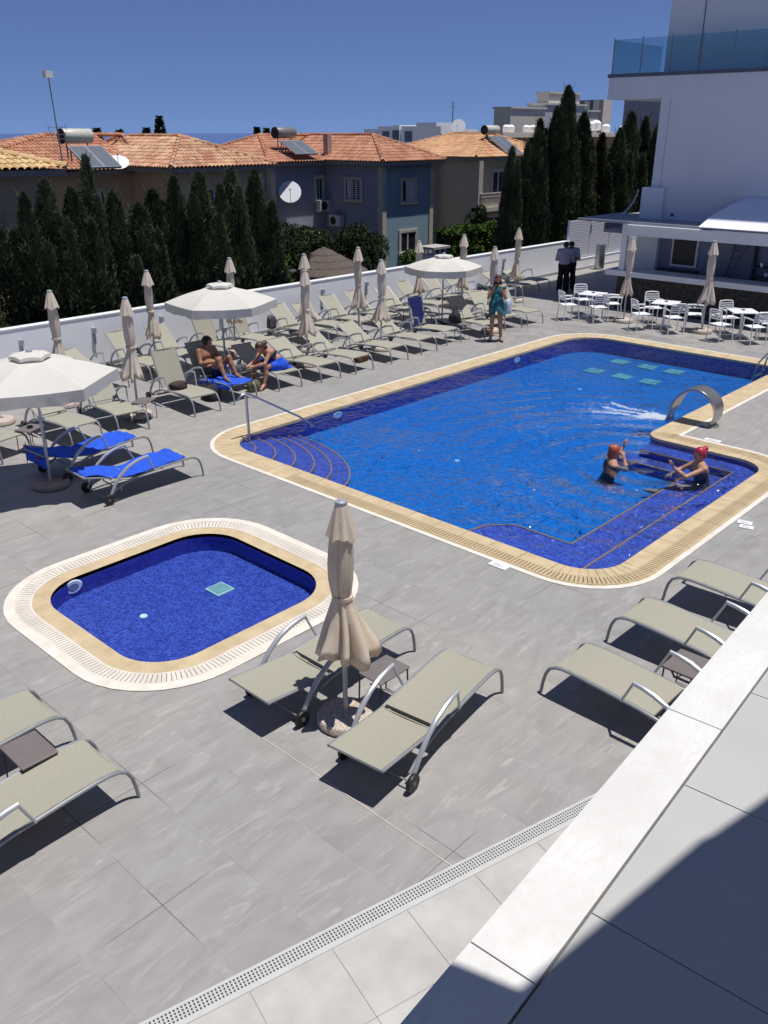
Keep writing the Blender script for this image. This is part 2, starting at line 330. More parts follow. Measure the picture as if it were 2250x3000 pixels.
M['marble'] = mat_marble()
M['terr'] = mat('pale_grey_terrace_tile', (.44,.44,.43), .5, var=.03, scale=3)
M['beige_t'] = mat('beige_marble_tile', (.40,.385,.37), .5, scale=2.6, col2=(.50,.485,.465))
M['joint'] = mat('dark_joint', (.06,.06,.06), .9)
M['drain'] = mat('pale_drain_grate', (.50,.50,.49), .5, var=.04)
M['slot'] = mat('drain_slot', (.05,.05,.05), .9)
M['plastic_w'] = mat('white_plastic', (.78,.79,.81), .4, var=.02)
M['rock'] = mat('dark_rubble_stone', (.010,.010,.012), .9, scale=11, col2=(.075,.07,.062), bump=1, bscale=14)
M['cyp'] = mat_leaf('cypress_foliage', (.032,.045,.022), (.10,.12,.062), 1.6)
M['bush'] = mat_leaf('shrub_foliage', (.03,.06,.015), (.10,.17,.04), 2.0)
M['bush_d'] = mat_leaf('dark_shrub_foliage', (.014,.026,.010), (.045,.07,.025), 2.0)
M['hedge'] = mat_leaf('hedge_foliage', (.035,.07,.012), (.10,.17,.035), 2.5)
M['bark'] = mat('bark', (.07,.05,.035), .95, scale=12, bump=.5)
M['soil'] = mat('dry_garden_ground', (.05,.055,.03), .95, scale=1.5, col2=(.10,.09,.06))
M['sea'] = mat('sea_water', (.065,.115,.28), .55, var=.05, scale=.01)
M['town'] = mat('dry_land', (.13,.125,.09), .95, scale=.02, col2=(.2,.18,.13))
M['glass_d'] = mat('dark_window_glass', (.02,.022,.028), .12, spec=.8)
M['shut'] = mat('white_shutter', (.50,.50,.52), .6)
def roofmat(name, a, b):
    m = bpy.data.materials.new(name); m.use_nodes = True; nt = m.node_tree; p = nt.nodes['Principled BSDF']; L = nt.links.new
    uv = N(nt, 'ShaderNodeUVMap'); wn_ = N(nt, 'ShaderNodeTexWhiteNoise', noise_dimensions='2D')
    fl = N(nt, 'ShaderNodeVectorMath', operation='FLOOR'); L(uv.outputs[0], fl.inputs[0]); L(fl.outputs[0], wn_.inputs['Vector'])
    cr = N(nt, 'ShaderNodeValToRGB'); e = cr.color_ramp.elements; e[0].color = (*a, 1); e[1].color = (*b, 1); L(wn_.outputs['Value'], cr.inputs[0])
    tc = N(nt, 'ShaderNodeTexCoord'); no = N(nt, 'ShaderNodeTexNoise', i_Scale=.5, i_Detail=4); L(tc.outputs['Object'], no.inputs['Vector'])
    mr = N(nt, 'ShaderNodeMapRange', i_1=.3, i_2=.7, i_3=.85, i_4=1.15); L(no.outputs[0], mr.inputs[0])
    sc = N(nt, 'ShaderNodeVectorMath', operation='SCALE'); L(cr.outputs[0], sc.inputs[0]); L(mr.outputs[0], sc.inputs['Scale'])
    L(sc.outputs[0], p.inputs['Base Color']); p.inputs['Roughness'].default_value = .8; return m
M['roof_o'] = roofmat('orange_roof_tiles', (.37,.145,.08), (.53,.27,.165))
M['roof_m'] = roofmat('mixed_orange_roof_tiles', (.40,.17,.10), (.62,.41,.25))
M['roof_y'] = roofmat('straw_roof_tiles', (.56,.36,.16), (.68,.50,.27))
M['roof_p'] = roofmat('pale_orange_roof_tiles', (.50,.24,.12), (.64,.40,.22))

# ================================================================== POOLS AND DECK
def rounded(cs, seg=10):
    """closed outline; cs = [(x, y, radius)] counter-clockwise"""
    out = []; n = len(cs)
    for i, (x, y, r) in enumerate(cs):
        p = Vector((x, y)); a = Vector(cs[i-1][:2]); b = Vector(cs[(i+1) % n][:2])
        da = (a-p).normalized(); db = (b-p).normalized()
        c = p + (da+db)*r; s = c - db*r; e = c - da*r          # right angles only
        s = p + da*r; e = p + db*r
        a0 = math.atan2((s-c).y, (s-c).x); a1 = math.atan2((e-c).y, (e-c).x); d = (a1-a0+math.pi) % (2*math.pi) - math.pi
        for k in range(seg+1):
            t = a0 + d*k/seg; out.append((c.x + r*math.cos(t), c.y + r*math.sin(t)))
    return out
# corners counter-clockwise; sign +1 = ordinary corner, -1 = the corner of the island
MAIN = [(8.98,12.40,.75,1),(8.98,4.60,.62,1),(14.57,4.60,.50,1),(14.57,6.90,.34,-1),(21.50,6.90,.45,1),(21.50,12.40,.95,1)]
def main_ring(o):
    x0, y1, y0, xi, yi, x1 = 8.98-o, 12.40+o, 4.60-o, 14.57+o, 6.90-o, 21.50+o
    P = [(x0,y1),(x0,y0),(xi,y0),(xi,yi),(x1,yi),(x1,y1)]
    return rounded([(p[0], p[1], max(.03, c[2] + o*c[3])) for p, c in zip(P, MAIN)])
def small_ring(o):
    x0, x1, y0, y1 = 3.88-o, 6.60+o, 6.93-o, 9.54+o; r = .62+o
    return rounded([(x0,y1,r),(x0,y0,r),(x1,y0,r),(x1,y1,r)])
def ring(a, b, za, zb, m, name, sel=None, name_kind='structure', parent=None, unit=1.0):
    mb = MB(); n = len(a); u = 0
    for i in range(n):
        j = (i+1) % n; du = math.dist(a[i], a[j]) if a is not b else math.dist(a[i], a[j])
        du = (math.dist(a[i], a[j]) + math.dist(b[i], b[j]))/2
        if sel is None or sel(a[i], a[j]):
            mb.quad((*a[i], za), (*b[i], zb), (*b[j], zb), (*a[j], za), [(u,0),(u,1),(u+du,1),(u+du,0)])
        u += du
    o = mb.build(name, m, parent)
    if parent is None: tag(o, kind=name_kind)
    return o
WL = -0.045; FL = -0.41; FS = -0.27
r0 = main_ring(0); s0 = small_ring(0)
# deck sheet with holes for the copings
deck = MB().poly([[(-6,-14),(60,-14),(60,19.05),(-6,19.05)], main_ring(.50)[::-1], small_ring(.50)[::-1]], 0.0)
tag(deck.build('pool_deck', M['deck']), kind='structure')
# main pool coping
ring(main_ring(-.012), main_ring(.445), .004, .004, M['trav'], 'travertine_coping')
ring(main_ring(.445), main_ring(.52), .006, .006, M['stone_w'], 'white_coping_edge')
ring(main_ring(-.012), main_ring(-.012), .004, -.05, M['trav'], 'coping_lip')
sel = lambda p, q: (p[0] < 9.8 and max(p[1], q[1]) < 10.6) or p[1] < 5.3 or (p[0] > 14.3 and p[0] < 15.1 and p[1] < 6.35)
# long straight edges are cut so that the slots start part of the way along
def dens(o):
    out = []; a = main_ring(o); n = len(a)
    for i in range(n):
        p, q = a[i], a[(i+1) % n]; L_ = math.dist(p, q); k = max(1, int(round(L_/.5))) if L_ > .6 else 1
        for t in range(k): out.append((p[0]+(q[0]-p[0])*t/k, p[1]+(q[1]-p[1])*t/k))
    return out
def dens2(oa, ob):
    A = main_ring(oa); B = main_ring(ob); a = []; b = []; n = len(A)
    for i in range(n):
        p, q, P, Q = A[i], A[(i+1)%n], B[i], B[(i+1)%n]; k = max(1, int(round(math.dist(P, Q)/.5))) if math.dist(p, q) > .6 else 1
        for t in range(k):
            f = t/k; a.append((p[0]+(q[0]-p[0])*f, p[1]+(q[1]-p[1])*f)); b.append((P[0]+(Q[0]-P[0])*f, P[1]+(Q[1]-P[1])*f))
    return a, b
ga, gb = dens2(.20, .42)
ring(ga, gb, .009, .009, M['grate'], 'overflow_grate', sel)
# travertine slab joints
jb = MB(); a, b = dens2(-.01, .44)
for i in range(0, len(a), 1):
    p = Vector((*a[i], .0105)); q = Vector((*b[i], .0105)); d = (q-p).normalized(); n_ = Vector((-d.y, d.x, 0))*.003
    jb.quad(p-n_, q-n_, q+n_, p+n_)
tag(jb.build('coping_joints', mat('coping_joint', (.34,.26,.16), .9)), kind='structure')
# paddling pool coping
ring(small_ring(-.01), small_ring(.20), .004, .004, M['trav'], 'paddling_pool_coping')
ring(small_ring(.20), small_ring(.40), .006, .006, M['grate_w'], 'paddling_pool_grate')
ring(small_ring(.40), small_ring(.52), .009, .009, M['stone_w'], 'paddling_pool_edge')
# basins
def basin(r, zf, mw, mf, nm):
    mb = MB(); n = len(r); u = 0
    for i in range(n):
        j = (i+1) % n; du = math.dist(r[i], r[j])
        mb.quad((*r[i], -.05), (*r[i], zf), (*r[j], zf), (*r[j], -.05), [(u,-.05),(u,zf),(u+du,zf),(u+du,-.05)]); u += du
    tag(mb.build(nm + '_wall', mw), kind='structure')
    tag(MB().poly([r], zf).build(nm + '_floor', mf), kind='structure')
basin(r0, FL, M['mos_wall'], M['mos_deep'], 'pool'); basin(s0, FS, M['mos_wall'], M['mos_small'], 'paddling_pool')
def waterbody(r, z, m, nm): tag(MB().poly([r], z).build(nm, m), kind='structure')
waterbody(r0, WL, M['water'], 'water'); waterbody(s0, WL - .045, M['water_s'], 'paddling_pool_water')
# steps inside the pool: two benches round the alcove, and curved corner steps
def slab(outl, zt, nm, nosing=None, zb=FL):
    mb = MB().poly([outl], zt); n = len(outl)
    tag(mb.build(nm, M['mos_step']), kind='structure')
    w = MB()
    for i in range(n):
        j = (i+1) % n; w.quad((*outl[i], zt), (*outl[i], zb+.003), (*outl[j], zb+.003), (*outl[j], zt), [(0,0),(0,.3),(.3,.3),(.3,0)])
    tag(w.build(nm + '_riser', M['mos_wall']), kind='structure')
    if nosing:
        t = MB()
        for a_, b_ in zip(nosing[:-1], nosing[1:]): t.bar((*a_, zt+.001), (*b_, zt+.001), .028, .02)
        tag(t.build(nm + '_edge', M['nose']), kind='structure')
e = .005
slab([(9.0,4.61+e),(14.56,4.61+e),(14.56,6.75),(14.12,6.75),(14.12,5.02),(9.15,5.02),(9.02,4.9)][:7], -.12, 'upper_bench', [(9.2,5.02),(14.12,5.02),(14.12,6.75)])
slab([(9.0,5.02+e),(14.11,5.02+e),(14.11,7.12),(13.75,7.12),(13.75,5.66),(10.05,5.66),(10.05,6.65),(9.75,6.95),(9.3,7.05),(9.0,6.9)], -.24, 'lower_bench', [(9.0,6.9),(9.3,7.05),(9.75,6.95),(10.05,6.65),(10.05,5.66),(13.75,5.66),(13.75,7.12)])
rad = [.73,1.16,1.58,1.98,2.34,2.72]
for i, r in enumerate(rad):
    zt = -.08 - .052*i
    arc = [(8.985 + r*.68*math.sin(t), 12.395 - r*math.cos(t)) for t in [math.pi/2*k/18 for k in range(19)]]
    arc = [(x, y) for x, y in arc if y < 12.39]; arc.append((8.985+r*.68, 12.39))
    slab([(8.99,12.385)] + arc, zt - i*.0, 'corner_step', arc, zb=FL)
# pool fittings
def disc(c, nrm, r, h, mb):
    q = Vector(nrm).to_track_quat('Z', 'Y').to_matrix().to_4x4(); q.translation = Vector(c)
    return mb.lathe([(r*.98,0),(r,h*.4),(r*.85,h),(r*.5,h*.8),(0.001,h*.8)], 20, M=q)
pl_m = mat('pale_blue_plastic', (.62,.70,.82), .4, var=.03)
for i, (x, y, w) in enumerate(((11.92,12.395,'beside the corner steps of the large pool'),(18.34,12.395,'in the far stretch of the large pool wall'))):
    t = disc((0,0,0), (0,-1,0), .125, .03, MB()).build('underwater_light', pl_m, smooth=True, loc=(x,y,-.16)); t.scale = (1.05,.5,.55); tag(t, 'round pale underwater lamp ' + w, 'pool light', 'lamps set in the pool wall')
t = disc((0,0,0), (0,-1,0), .125, .035, MB()).build('underwater_light', pl_m, smooth=True, loc=(4.42,9.535,-.12)); t.scale = (1.05,.5,.75)
b_ = disc((0,-.03,0), (0,-1,0), .07, .012, MB()).build('lens', mat('grey_lens', (.16,.21,.33), .2), t, smooth=True)
tag(t, 'round pale lamp on the wall of the small paddling pool', 'pool light', 'lamps set in the pool wall')
gp = mat('pale_green_grate', (.20,.42,.40), .5, var=.1)
places = [(20.50,10.83,'far left'),(21.30,10.83,'farthest left of the back row'),(20.51,10.03,'middle of the front row'),(21.32,10.05,'middle of the back row'),(20.49,9.37,'right end of the front row'),(21.32,9.43,'right end of the back row')]
places = [(19.55,10.83,'left end of the front row'),(20.85,10.83,'left end of the back row'),(19.55,10.03,'middle of the front row'),(20.85,10.03,'middle of the back row'),(19.55,9.30,'right end of the front row'),(20.85,9.30,'right end of the back row')]
for x, y, w in places:
    mb = MB().box(x+.95-.95-.22, x+.22, y-.22, y+.22, FL+.002, FL+.02)
    o = mb.build('floor_grate', gp); tag(o, 'pale green square grate on the pool floor, ' + w, 'grate', 'square grates on the pool floor')
x0, x1, y0, y1 = 5.67, 5.94, 8.18, 8.46
g_ = MB(); 
for k in range(7): g_.box(x0+.02, x1-.02, y0+.02+k*.0345, y0+.045+k*.0345, FS+.004, FS+.018)
fr = MB().box(x0,x1,y0,y0+.02,FS+.002,FS+.02).box(x0,x1,y1-.02,y1,FS+.002,FS+.02).box(x0,x0+.02,y0+.02,y1-.02,FS+.002,FS+.02).box(x1-.02,x1,y0+.02,y1-.02,FS+.002,FS+.02)
t = fr.build('floor_grate', mat('pale_green_frame', (.35,.55,.62), .5)); g_.build('bars', gp, t)
MB().box(x0+.02,x1-.02,y0+.02,y1-.02,FS+.0015,FS+.003).build('backing', mat('grate_backing', (.10,.25,.27), .6), t)
tag(t, 'pale green square drain grate on the paddling pool floor', 'grate')
t = disc((4.75,8.46,FS+.002), (0,0,1), .05, .015, MB()).build('floor_inlet', pl_m, smooth=True)
tag(t, 'small round white inlet on the paddling pool floor', 'inlet')
for x, y, w in ((12.0,9.3,'near the middle of the large pool floor'),(17.8,10.2,'in front of the green grates')):
    tag(disc((x,y,FL+.002),(0,0,1),.05,.015,MB()).build('floor_inlet', pl_m, smooth=True), 'small round white inlet ' + w, 'inlet', 'inlets on the pool floor')
# skimmer lids on the deck
def lid(x, y, rz, w, l, label):
    o = MB().box(-w/2, w/2, -l/2, l/2, .002, .014).build('cover_plate', M['plastic_w'], bevel=.003); o.location = (x, y, 0.0); o.rotation_euler = (0,0,rz)
    MB().box(-w*.3, w*.3, -l*.3, l*.3, .0145, .017).build('inset', mat('plate_inset', (.62,.62,.62), .5), o)
    tag(o, label, 'cover plate', 'white cover plates by the pools')
lid(8.40,5.76,0,.13,.27,'white plate beside the overflow edge nearest the umbrella')
lid(11.94,3.95,.2,.13,.2,'farther of two small white plates lying on the grey tiles'); lid(11.80,3.87,.2,.12,.19,'nearer of two small white plates lying on the grey tiles')
lid(15.16,5.85,0,.13,.3,'white plate on the island beside the alcove coping')

# ================================================================== DRAIN CHANNEL, BEIGE PATH, TERRACE
A = Vector((0.2,4.07,0)); B = Vector((6.6,2.325,0)); d = (B-A).normalized(); n_ = Vector((-d.y, d.x, 0))
pa = MB().poly([[( -6,-13.9),(30,-13.9),(30,-4.1),tuple((B-n_*.155)[:2]),tuple((A-n_*.155)[:2]),(-6,5.6)]], .004)
tag(pa.build('beige_path', M['beige_t']), kind='structure')
jm = MB()
for k in range(14):
    p = A + d*(.35+.62*k) - n_*.16; q = p - n_*6; jm.quad(p+d*-.002+Vector((0,0,.0085)), q+d*-.002+Vector((0,0,.0085)), q+d*.002+Vector((0,0,.0085)), p+d*.002+Vector((0,0,.0085)))
for k in range(6):
    p = A - d*3 - n_*(.75+.62*k); q = p + d*10; jm.quad(p-n_*.002+Vector((0,0,.0085)), p+n_*.002+Vector((0,0,.0085)), q+n_*.002+Vector((0,0,.0085)), q-n_*.002+Vector((0,0,.0085)))
tag(jm.build('path_joints', mat('faint_joint', (.37,.355,.34), .9)), kind='structure')
dr = MB(); L_ = (B-A).length
T = Matrix.Translation(A) @ Matrix.Rotation(math.atan2(d.y, d.x), 4, 'Z')
for z0_, (a_, b_) in ((0, (-.155,-.118)), (0, (-.017, .006))): dr.box(0, L_, a_, b_, -.02, .012, T)
ro = MB()
for r_ in range(4):
    y = -.118 + r_*.0252
    ro.box(0, L_, y, y+.0085, -.02, .0115, T)
for k in range(int(L_/.026)): ro.box(k*.026, k*.026+.013, -.1095, -.0175, -.02, .0105, T)
chan = MB().box(0, L_, -.118, -.017, -.06, -.012, T)
t = dr.build('drain_channel', M['drain']); ro.build('grating', M['drain'], t); MB().box(0, L_, -.117, -.0175, .003, .006, T).build('channel_bed', M['slot'], t)
tag(t, 'long pale slotted drain channel between grey tiles and beige tiles', 'drain')
# pale expansion joint in the grey tiles
tag(MB().box(4.030,4.040,2.3,5.35,.001,.005).build('pale_joint', mat('pale_joint', (.50,.45,.40), .9)), kind='structure')

# terrace level in the foreground (z = 2.8), seen from above
ZT = 2.8; TL = (Vector((1.3,1.13,0)), Vector((4.67,1.34,0))); dT = (TL[1]-TL[0]).normalized(); nT = Vector((-dT.y, dT.x, 0))
T = Matrix.Translation(TL[0] + Vector((0,0,ZT))) @ Matrix.Rotation(math.atan2(dT.y, dT.x), 4, 'Z')
tile_w = .24
terr = empty('terrace', (TL[0].x, TL[0].y, 0), 0, 'pale grey tiled terrace with white marble coping in the foreground', 'terrace')
def onp(o, par): o.parent = par; o.matrix_parent_inverse = Matrix.Translation(-par.location); KIDS.setdefault(par.name, []).append(o); return o
cuts = [-3.2, -1.45, .345, 1.93, 3.9, 5.9, 7.9]
for a_, b_ in zip(cuts[:-1], cuts[1:]):
    o = MB().box(a_+.0025, b_-.0025, -tile_w, 0, -.03, .02, T).build('marble_slab', M['marble'], bevel=.002); onp(o, terr)
for i in range(-3, 7):
    for j in range(4):
        x_ = .70 + i*.80; o = MB().box(x_+.0025, x_+.80-.0025, -tile_w-.006-(j+1)*.8+.0025, -tile_w-.006-j*.8-.0025, -.03, .012, T).build('floor_tile', M['terr']); onp(o, terr)
onp(MB().box(-3.2, 7.9, -9, -.01, -.3, -.031, T).build('slab_bed', M['joint']), terr)
onp(MB().box(-3.2, 7.9, -.3, -.03, -ZT, -.31, T).build('wall', M['bld']), terr)

# unseen balcony slab over the viewer, outlined to throw the shade on the terrace
ov = MB(); z_ = 7.2; sx_, sy_ = .484, -.88
pts = [(1.55,1.14),(1.61,.94),(1.63,.90),(2.6,.76),(2.65,.74),(2.93,.68),(6.0,.1),(6.0,-9),(-6,-9),(-6,2.6),(1.30,1.6)]
pts = [(a_+sx_, b_+sy_) for a_, b_ in pts]; pts = pts[::-1]
ov.poly([pts], z_+.22); n0 = len(pts)
ov.add([(a_, b_, z_) for a_, b_ in pts], [tuple(reversed(range(n0)))])
for i in range(n0):
    a_, b_ = pts[i], pts[(i+1) % n0]; ov.quad((*a_, z_), (*b_, z_), (*b_, z_+.22), (*a_, z_+.22))
tag(ov.build('balcony_slab', M['bld']), 'unseen white balcony slab overhead, shaped to shade the terrace corner', 'balcony')  # unseen slab, outlined only to cast the terrace shade

# ================================================================== PERIMETER WALL AND SCREEN
w = MB().box(-6, 31.4, 19.05, 19.25, -2.2, 1.19)
o = w.build('boundary_wall', M['wall_w']); MB().box(-6, 31.4, 19.035, 19.265, 1.19, 1.215).build('coping', M['white'], o)
MB().box(-6, 31.4, 19.02, 19.048, 0.003, .09).build('skirting', mat('grey_skirting', (.30,.30,.30), .7), o)
tag(o, 'long white boundary wall behind the sun loungers', 'wall')
o = MB().box(31.402, 60, 19.05, 19.25, -2.2, .42).build('boundary_wall', M['wall_w']); MB().box(31.402, 60, 19.035, 19.265, .42, .445).build('coping', M['white'], o)
MB().box(31.402, 60, 19.02, 19.048, 0.003, .07).build('skirting', mat('grey_skirting', (.30,.30,.30), .7), o)
tag(o, 'low white boundary wall under the slatted screen', 'wall')
scr = empty('slatted_screen', (31.4,19.15,.445), 0, 'white slatted screen standing on the low boundary wall', 'screen')
lil = mat('lilac_white_slats', (.62,.62,.70), .6, var=.02)
for i in range(5):
    xa = i*1.62; mb = MB()
    for k in range(15): mb.box(xa+.03, xa+1.59, -.03, .03, .03+k*.099, .03+k*.099+.085)
    mb.build('slat_panel', lil, scr)
    MB().box(xa-.03+.0, xa+.028, -.05, .05, 0, 1.52).build('post', lil, scr)
for i in (1, 2): MB().box(i*1.62-.02, i*1.62+.02, -.085, -.055, .95, 1.28).build('bracket', M['alu'], scr)
tag(MB().lathe([(.19,0),(.2,.02),(.2,.95),(.17,1.0),(.001,1.0)], 24).build('waste_bin', M['steel'], smooth=True, loc=(33.0,18.55,0)), 'grey cylindrical bin at the foot of the boundary wall', 'bin')
# wall lamps along the boundary wall
names = ['farthest left','second from the left','third from the left','fourth from the left','fifth from the left','sixth from the left','farthest right']
for x, nm in zip((8.55,10.34,12.22,14.09,17.79,19.66,26.89), names):
    mb = MB().box(-.035,.035,-.10,-.002,.13,.25).box(-.025,.025,-.05,-.002,-.15,.13)
    o = mb.build('wall_lamp', M['alu_l'], loc=(x,19.05,.70)); tag(o, 'small grey lamp on the boundary wall, ' + nm, 'wall lamp', 'lamps along the boundary wall')
for x, y in ((10.34,.33),(17.79,.4)):
    o = disc((0,0,0),(0,-1,0),.035,.01,MB()).build('wall_outlet', M['black'], loc=(x,19.045,y)); tag(o, 'small black round outlet under a wall lamp, ' + ('left one' if x < 12 else 'right one'), 'outlet')
# mark of a shadow-grey cable cover near the right end of the wall
# ================================================================== LAND, SEA
tag(MB().quad((-60,19.3,-2.2),(150,19.3,-2.2),(150,75,-2.2),(-60,75,-2.2)).build('garden_ground', M['soil']), kind='structure')
tn = MB().quad((-300,75,-2.3),(500,75,-2.3),(700,400,-27),(-500,400,-27)).quad((150,-80,-2.25),(900,-80,-6),(900,400,-24),(150,75,-2.25))
tag(tn.build('town_ground', M['town']), kind='structure')
tag(MB().quad((-14000,380,-26),(14000,380,-26),(14000,16000,-26),(-14000,16000,-26)).build('sea', M['sea']), kind='structure')
tag(MB().quad((-60,-60,-2.4),(200,-60,-2.4),(200,19.3,-2.4),(-60,19.3,-2.4)).build('lower_ground', M['soil']), kind='structure')

# ================================================================== HOTEL BUILDING (right)
hb = empty('hotel_building', (27,14,0), 0, 'tall white hotel wing with balconies behind the pool bar', 'building')
def hp(mb, name, m, par=hb, **k):
    o = mb.build(name, m, None, **k);
    o.parent = par; root = par
    while root.parent: root = root.parent
    o.matrix_parent_inverse = Matrix.Translation(-root.location) if par is root else Matrix.Identity(4)
    KIDS.setdefault(par.name, []).append(o); return o
hp(MB().box(27,40,-12,13.30,0,6.13).box(27.0,40,13.33,13.62,2.0,6.13).box(27.03,40,13.30,13.33,0,6.13), 'wall', M['bld'])
hp(MB().box(26.8,30,13.09,13.82,0,3.6), 'side_block', M['bld'])
for zs in (6.13, 9.7, 13.2):
    h_ = .62; e_ = hp(MB().box(26.98,40,-12,15.45,zs,zs+h_), 'balcony_slab', M['bld'])
    hp(MB().box(26.94,26.979,-12,15.49,zs+h_-.01,zs+h_+.09).box(26.98,40,15.451,15.49,zs+h_-.01,zs+h_+.09), 'slab_edge', mat('slate_edge_trim', (.10,.11,.15), .5))
    if zs < 13:
        hp(MB().box(27.6,40,-12,13.95,zs+h_,zs+3.57 if zs < 9.7 else 13.2), 'upper_wall', M['bld'])
        hp(MB().box(27.585,27.6,12.85,12.87,zs+h_,zs+3.0), 'wall_groove', M['joint'])
glm = bpy.data.materials.new('green_glass'); glm.use_nodes = True; nt = glm.node_tree; nt.nodes.clear()
o_ = N(nt,'ShaderNodeOutputMaterial'); t_ = N(nt,'ShaderNodeBsdfTransparent'); t_.inputs[0].default_value = (.74,.84,.85,1); g2 = N(nt,'ShaderNodeBsdfGlossy',i_Roughness=.03); g2.inputs[0].default_value=(.6,.7,.8,1)
x_ = N(nt,'ShaderNodeMixShader'); x_.inputs[0].default_value = .10; nt.links.new(t_.outputs[0],x_.inputs[1]); nt.links.new(g2.outputs[0],x_.inputs[2]); nt.links.new(x_.outputs[0],o_.inputs[0]); M['glass'] = glm
for zs in (6.84, 10.41):
    ys = [15.40, 14.45, 13.5, 12.55, 11.6, 10.65, 9.7, 8.75, 7.8]
    for a_, b_ in zip(ys[:-1], ys[1:]): hp(MB().box(27.03,27.042,b_+.01,a_-.01,zs,zs+.95), 'glass_panel', M['glass'])
    for xa in (27.05, 28.1, 29.15): hp(MB().box(xa+.01,xa+1.03,15.39,15.402,zs,zs+.95), 'glass_panel', M['glass'])
    for y_ in ys[:-1]: hp(MB().box(27.01,27.03,y_-.012,y_+.012,zs-.02,zs+1.0), 'glass_clamp', M['alu'])
hp(MB().box(26.985,27,9.42,9.5,3.42,3.5).box(26.985,27,12.75,12.85,2.78,2.86), 'wall_fitting', M['joint'])
# far wing seen under the balcony
fw = MB().box(50,64,21.5,27.5,-2,8.2).build('apartment_block', mat('grey_lilac_render', (.34,.34,.38), .85)); tag(fw, 'plain grey block seen behind the balcony slab and cypress tops', 'building')

# ================================================================== POOL BAR
bar = empty('pool_bar', (25.7,13.6,0), 0, 'open pool bar with dark stone base, white counter and flat grey roof', 'bar')
def bp(mb, name, m, par=bar, **k): return hp(mb, name, m, par, **k)
bp(MB().box(25.72,26.35,-6,13.78,0.0,1.03), 'stone_base', M['rock'])
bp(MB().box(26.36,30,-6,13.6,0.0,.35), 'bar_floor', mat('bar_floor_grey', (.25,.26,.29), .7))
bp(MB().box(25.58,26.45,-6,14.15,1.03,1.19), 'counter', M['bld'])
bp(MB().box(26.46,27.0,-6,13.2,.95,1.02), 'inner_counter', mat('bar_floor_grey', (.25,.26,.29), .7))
rf = mat('grey_roof_sheet', (.30,.31,.34), .6)
bp(MB().box(25.62,28.3,-6,15.33,2.60,2.67), 'roof_slab', rf)
bp(MB().box(25.60,25.72,-6,13.55,2.27,2.595), 'fascia', M['bld'])
bp(MB().box(25.50,25.598,10.86,13.52,2.555,2.585), 'sunlit_ledge_strip', M['white'])  # ledge built only along its sunlit stretch, the highlight's length put into the shape
bp(MB().box(25.66,25.82,13.56,13.74,1.19,2.6), 'column', M['bld'])
bp(MB().box(28.35,31.5,14.3,15.9,2.0,2.12).box(28.35,31.5,15.86,15.9,2.12,2.3), 'rear_canopy', rf)
bp(MB().box(26.96,26.998,13.30,13.36,.96,2.27).box(26.96,26.998,13.5,13.6,1.0,2.27), 'door_frame', mat('dark_frame', (.05,.055,.07), .5))
wd = bp(MB().box(26.955,26.983,11.80,12.66,1.30,2.2), 'window', M['white']); 
bp(MB().box(26.945,26.954,11.86,12.60,1.36,2.2), 'pane', mat('dark_bar_window', (.008,.008,.012), .35))
bp(MB().box(26.80,26.999,11.7,13.0,1.02,1.22), 'back_shelf', mat('dark_shelf', (.04,.045,.06), .5))
cp = MB().tube([(0,0,0),(.1,-.12,.10),(.15,-.3,.35),(.16,-.42,.62),(.17,-.46,.8)], [.03,.03,.028,.025,.02], 8).build('vent_pipe', M['white'], smooth=True, loc=(27.6,14.9,2.67)); tag(cp, 'curved white pipe on the left end of the bar roof', 'pipe')
# awning rising from the roof edge to the wall
aw = MB(); prof = [(25.44,2.675),(25.62,2.80),(25.88,2.98),(26.4,3.21),(26.98,3.44)]
ye = [11.22,11.15,11.03,10.82,10.60]
for (xa, za), (xb, zb), ya, yb in zip(prof[:-1], prof[1:], ye[:-1], ye[1:]):
    aw.quad((xa,ya,za),(xa,-5,za),(xb,-5,zb),(xb,yb,zb)); aw.quad((xa,ya,za-.02),(xb,yb,zb-.02),(xb,-5,zb-.02),(xa,-5,za-.02)); aw.quad((xa,ya,za-.02),(xa,ya,za),(xb,yb,zb),(xb,yb,zb-.02))
bp(aw, 'awning', mat('bright_white_canvas', (.86,.87,.90), .8, var=.01))
bp(MB().box(26.984,26.998,-6,13.28,1.0,2.59), 'inner_wall', mat('bar_shade_colour', (.20,.22,.30), .8))  # darker sheet over the back wall, the bar's interior shade put into its colour
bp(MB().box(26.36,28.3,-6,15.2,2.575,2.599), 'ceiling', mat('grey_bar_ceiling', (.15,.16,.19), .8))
# ladder and clutter in the bar
lad = empty('easel_ladder', (26.75,10.55,1.02), 0, 'dark folded ladder leaning behind the bar counter', 'ladder')
dm = mat('dark_frame', (.05,.055,.07), .5)
for dy in (0, .34): MB().bar((0,dy*.2+.15,0),(0.1,dy-.3,1.12),.04,.04).build('rail', dm, lad)
for k in range(4): MB().bar((.01+k*.02,.15+.02-.1*k,.2+k*.24),(.01+k*.02,.22-.03*k,.2+k*.24),.03,.03).build('rung', dm, lad)
sh = empty('bar_shelf', (26.7,9.2,1.19), 0, 'dark metal shelf rack with white crockery behind the counter', 'shelf')
MB().box(0,.3,.75,.79,-.2,1.05).box(0,.3,-.3,-.26,-.2,1.05).build('upright', dm, sh)
for z_ in (.05,.32): MB().box(0,.3,-.26,.75,z_,z_+.03).build('shelf_board', dm, sh)
for k in range(5):
    r_ = .05+.015*(k%2); o = MB().lathe([(r_*.6,0),(r_,.03),(r_,.11),(r_*.9,.12)],14).build('crockery_stack', M['plastic_w'], smooth=True, loc=(26.82,9.05+k*.17,1.271 if k%2 else 1.541))
    tag(o, 'stack of white crockery on the bar shelf, ' + ['first','second','third','fourth','fifth'][k] + ' from the right', 'crockery', 'crockery stacks in the bar')
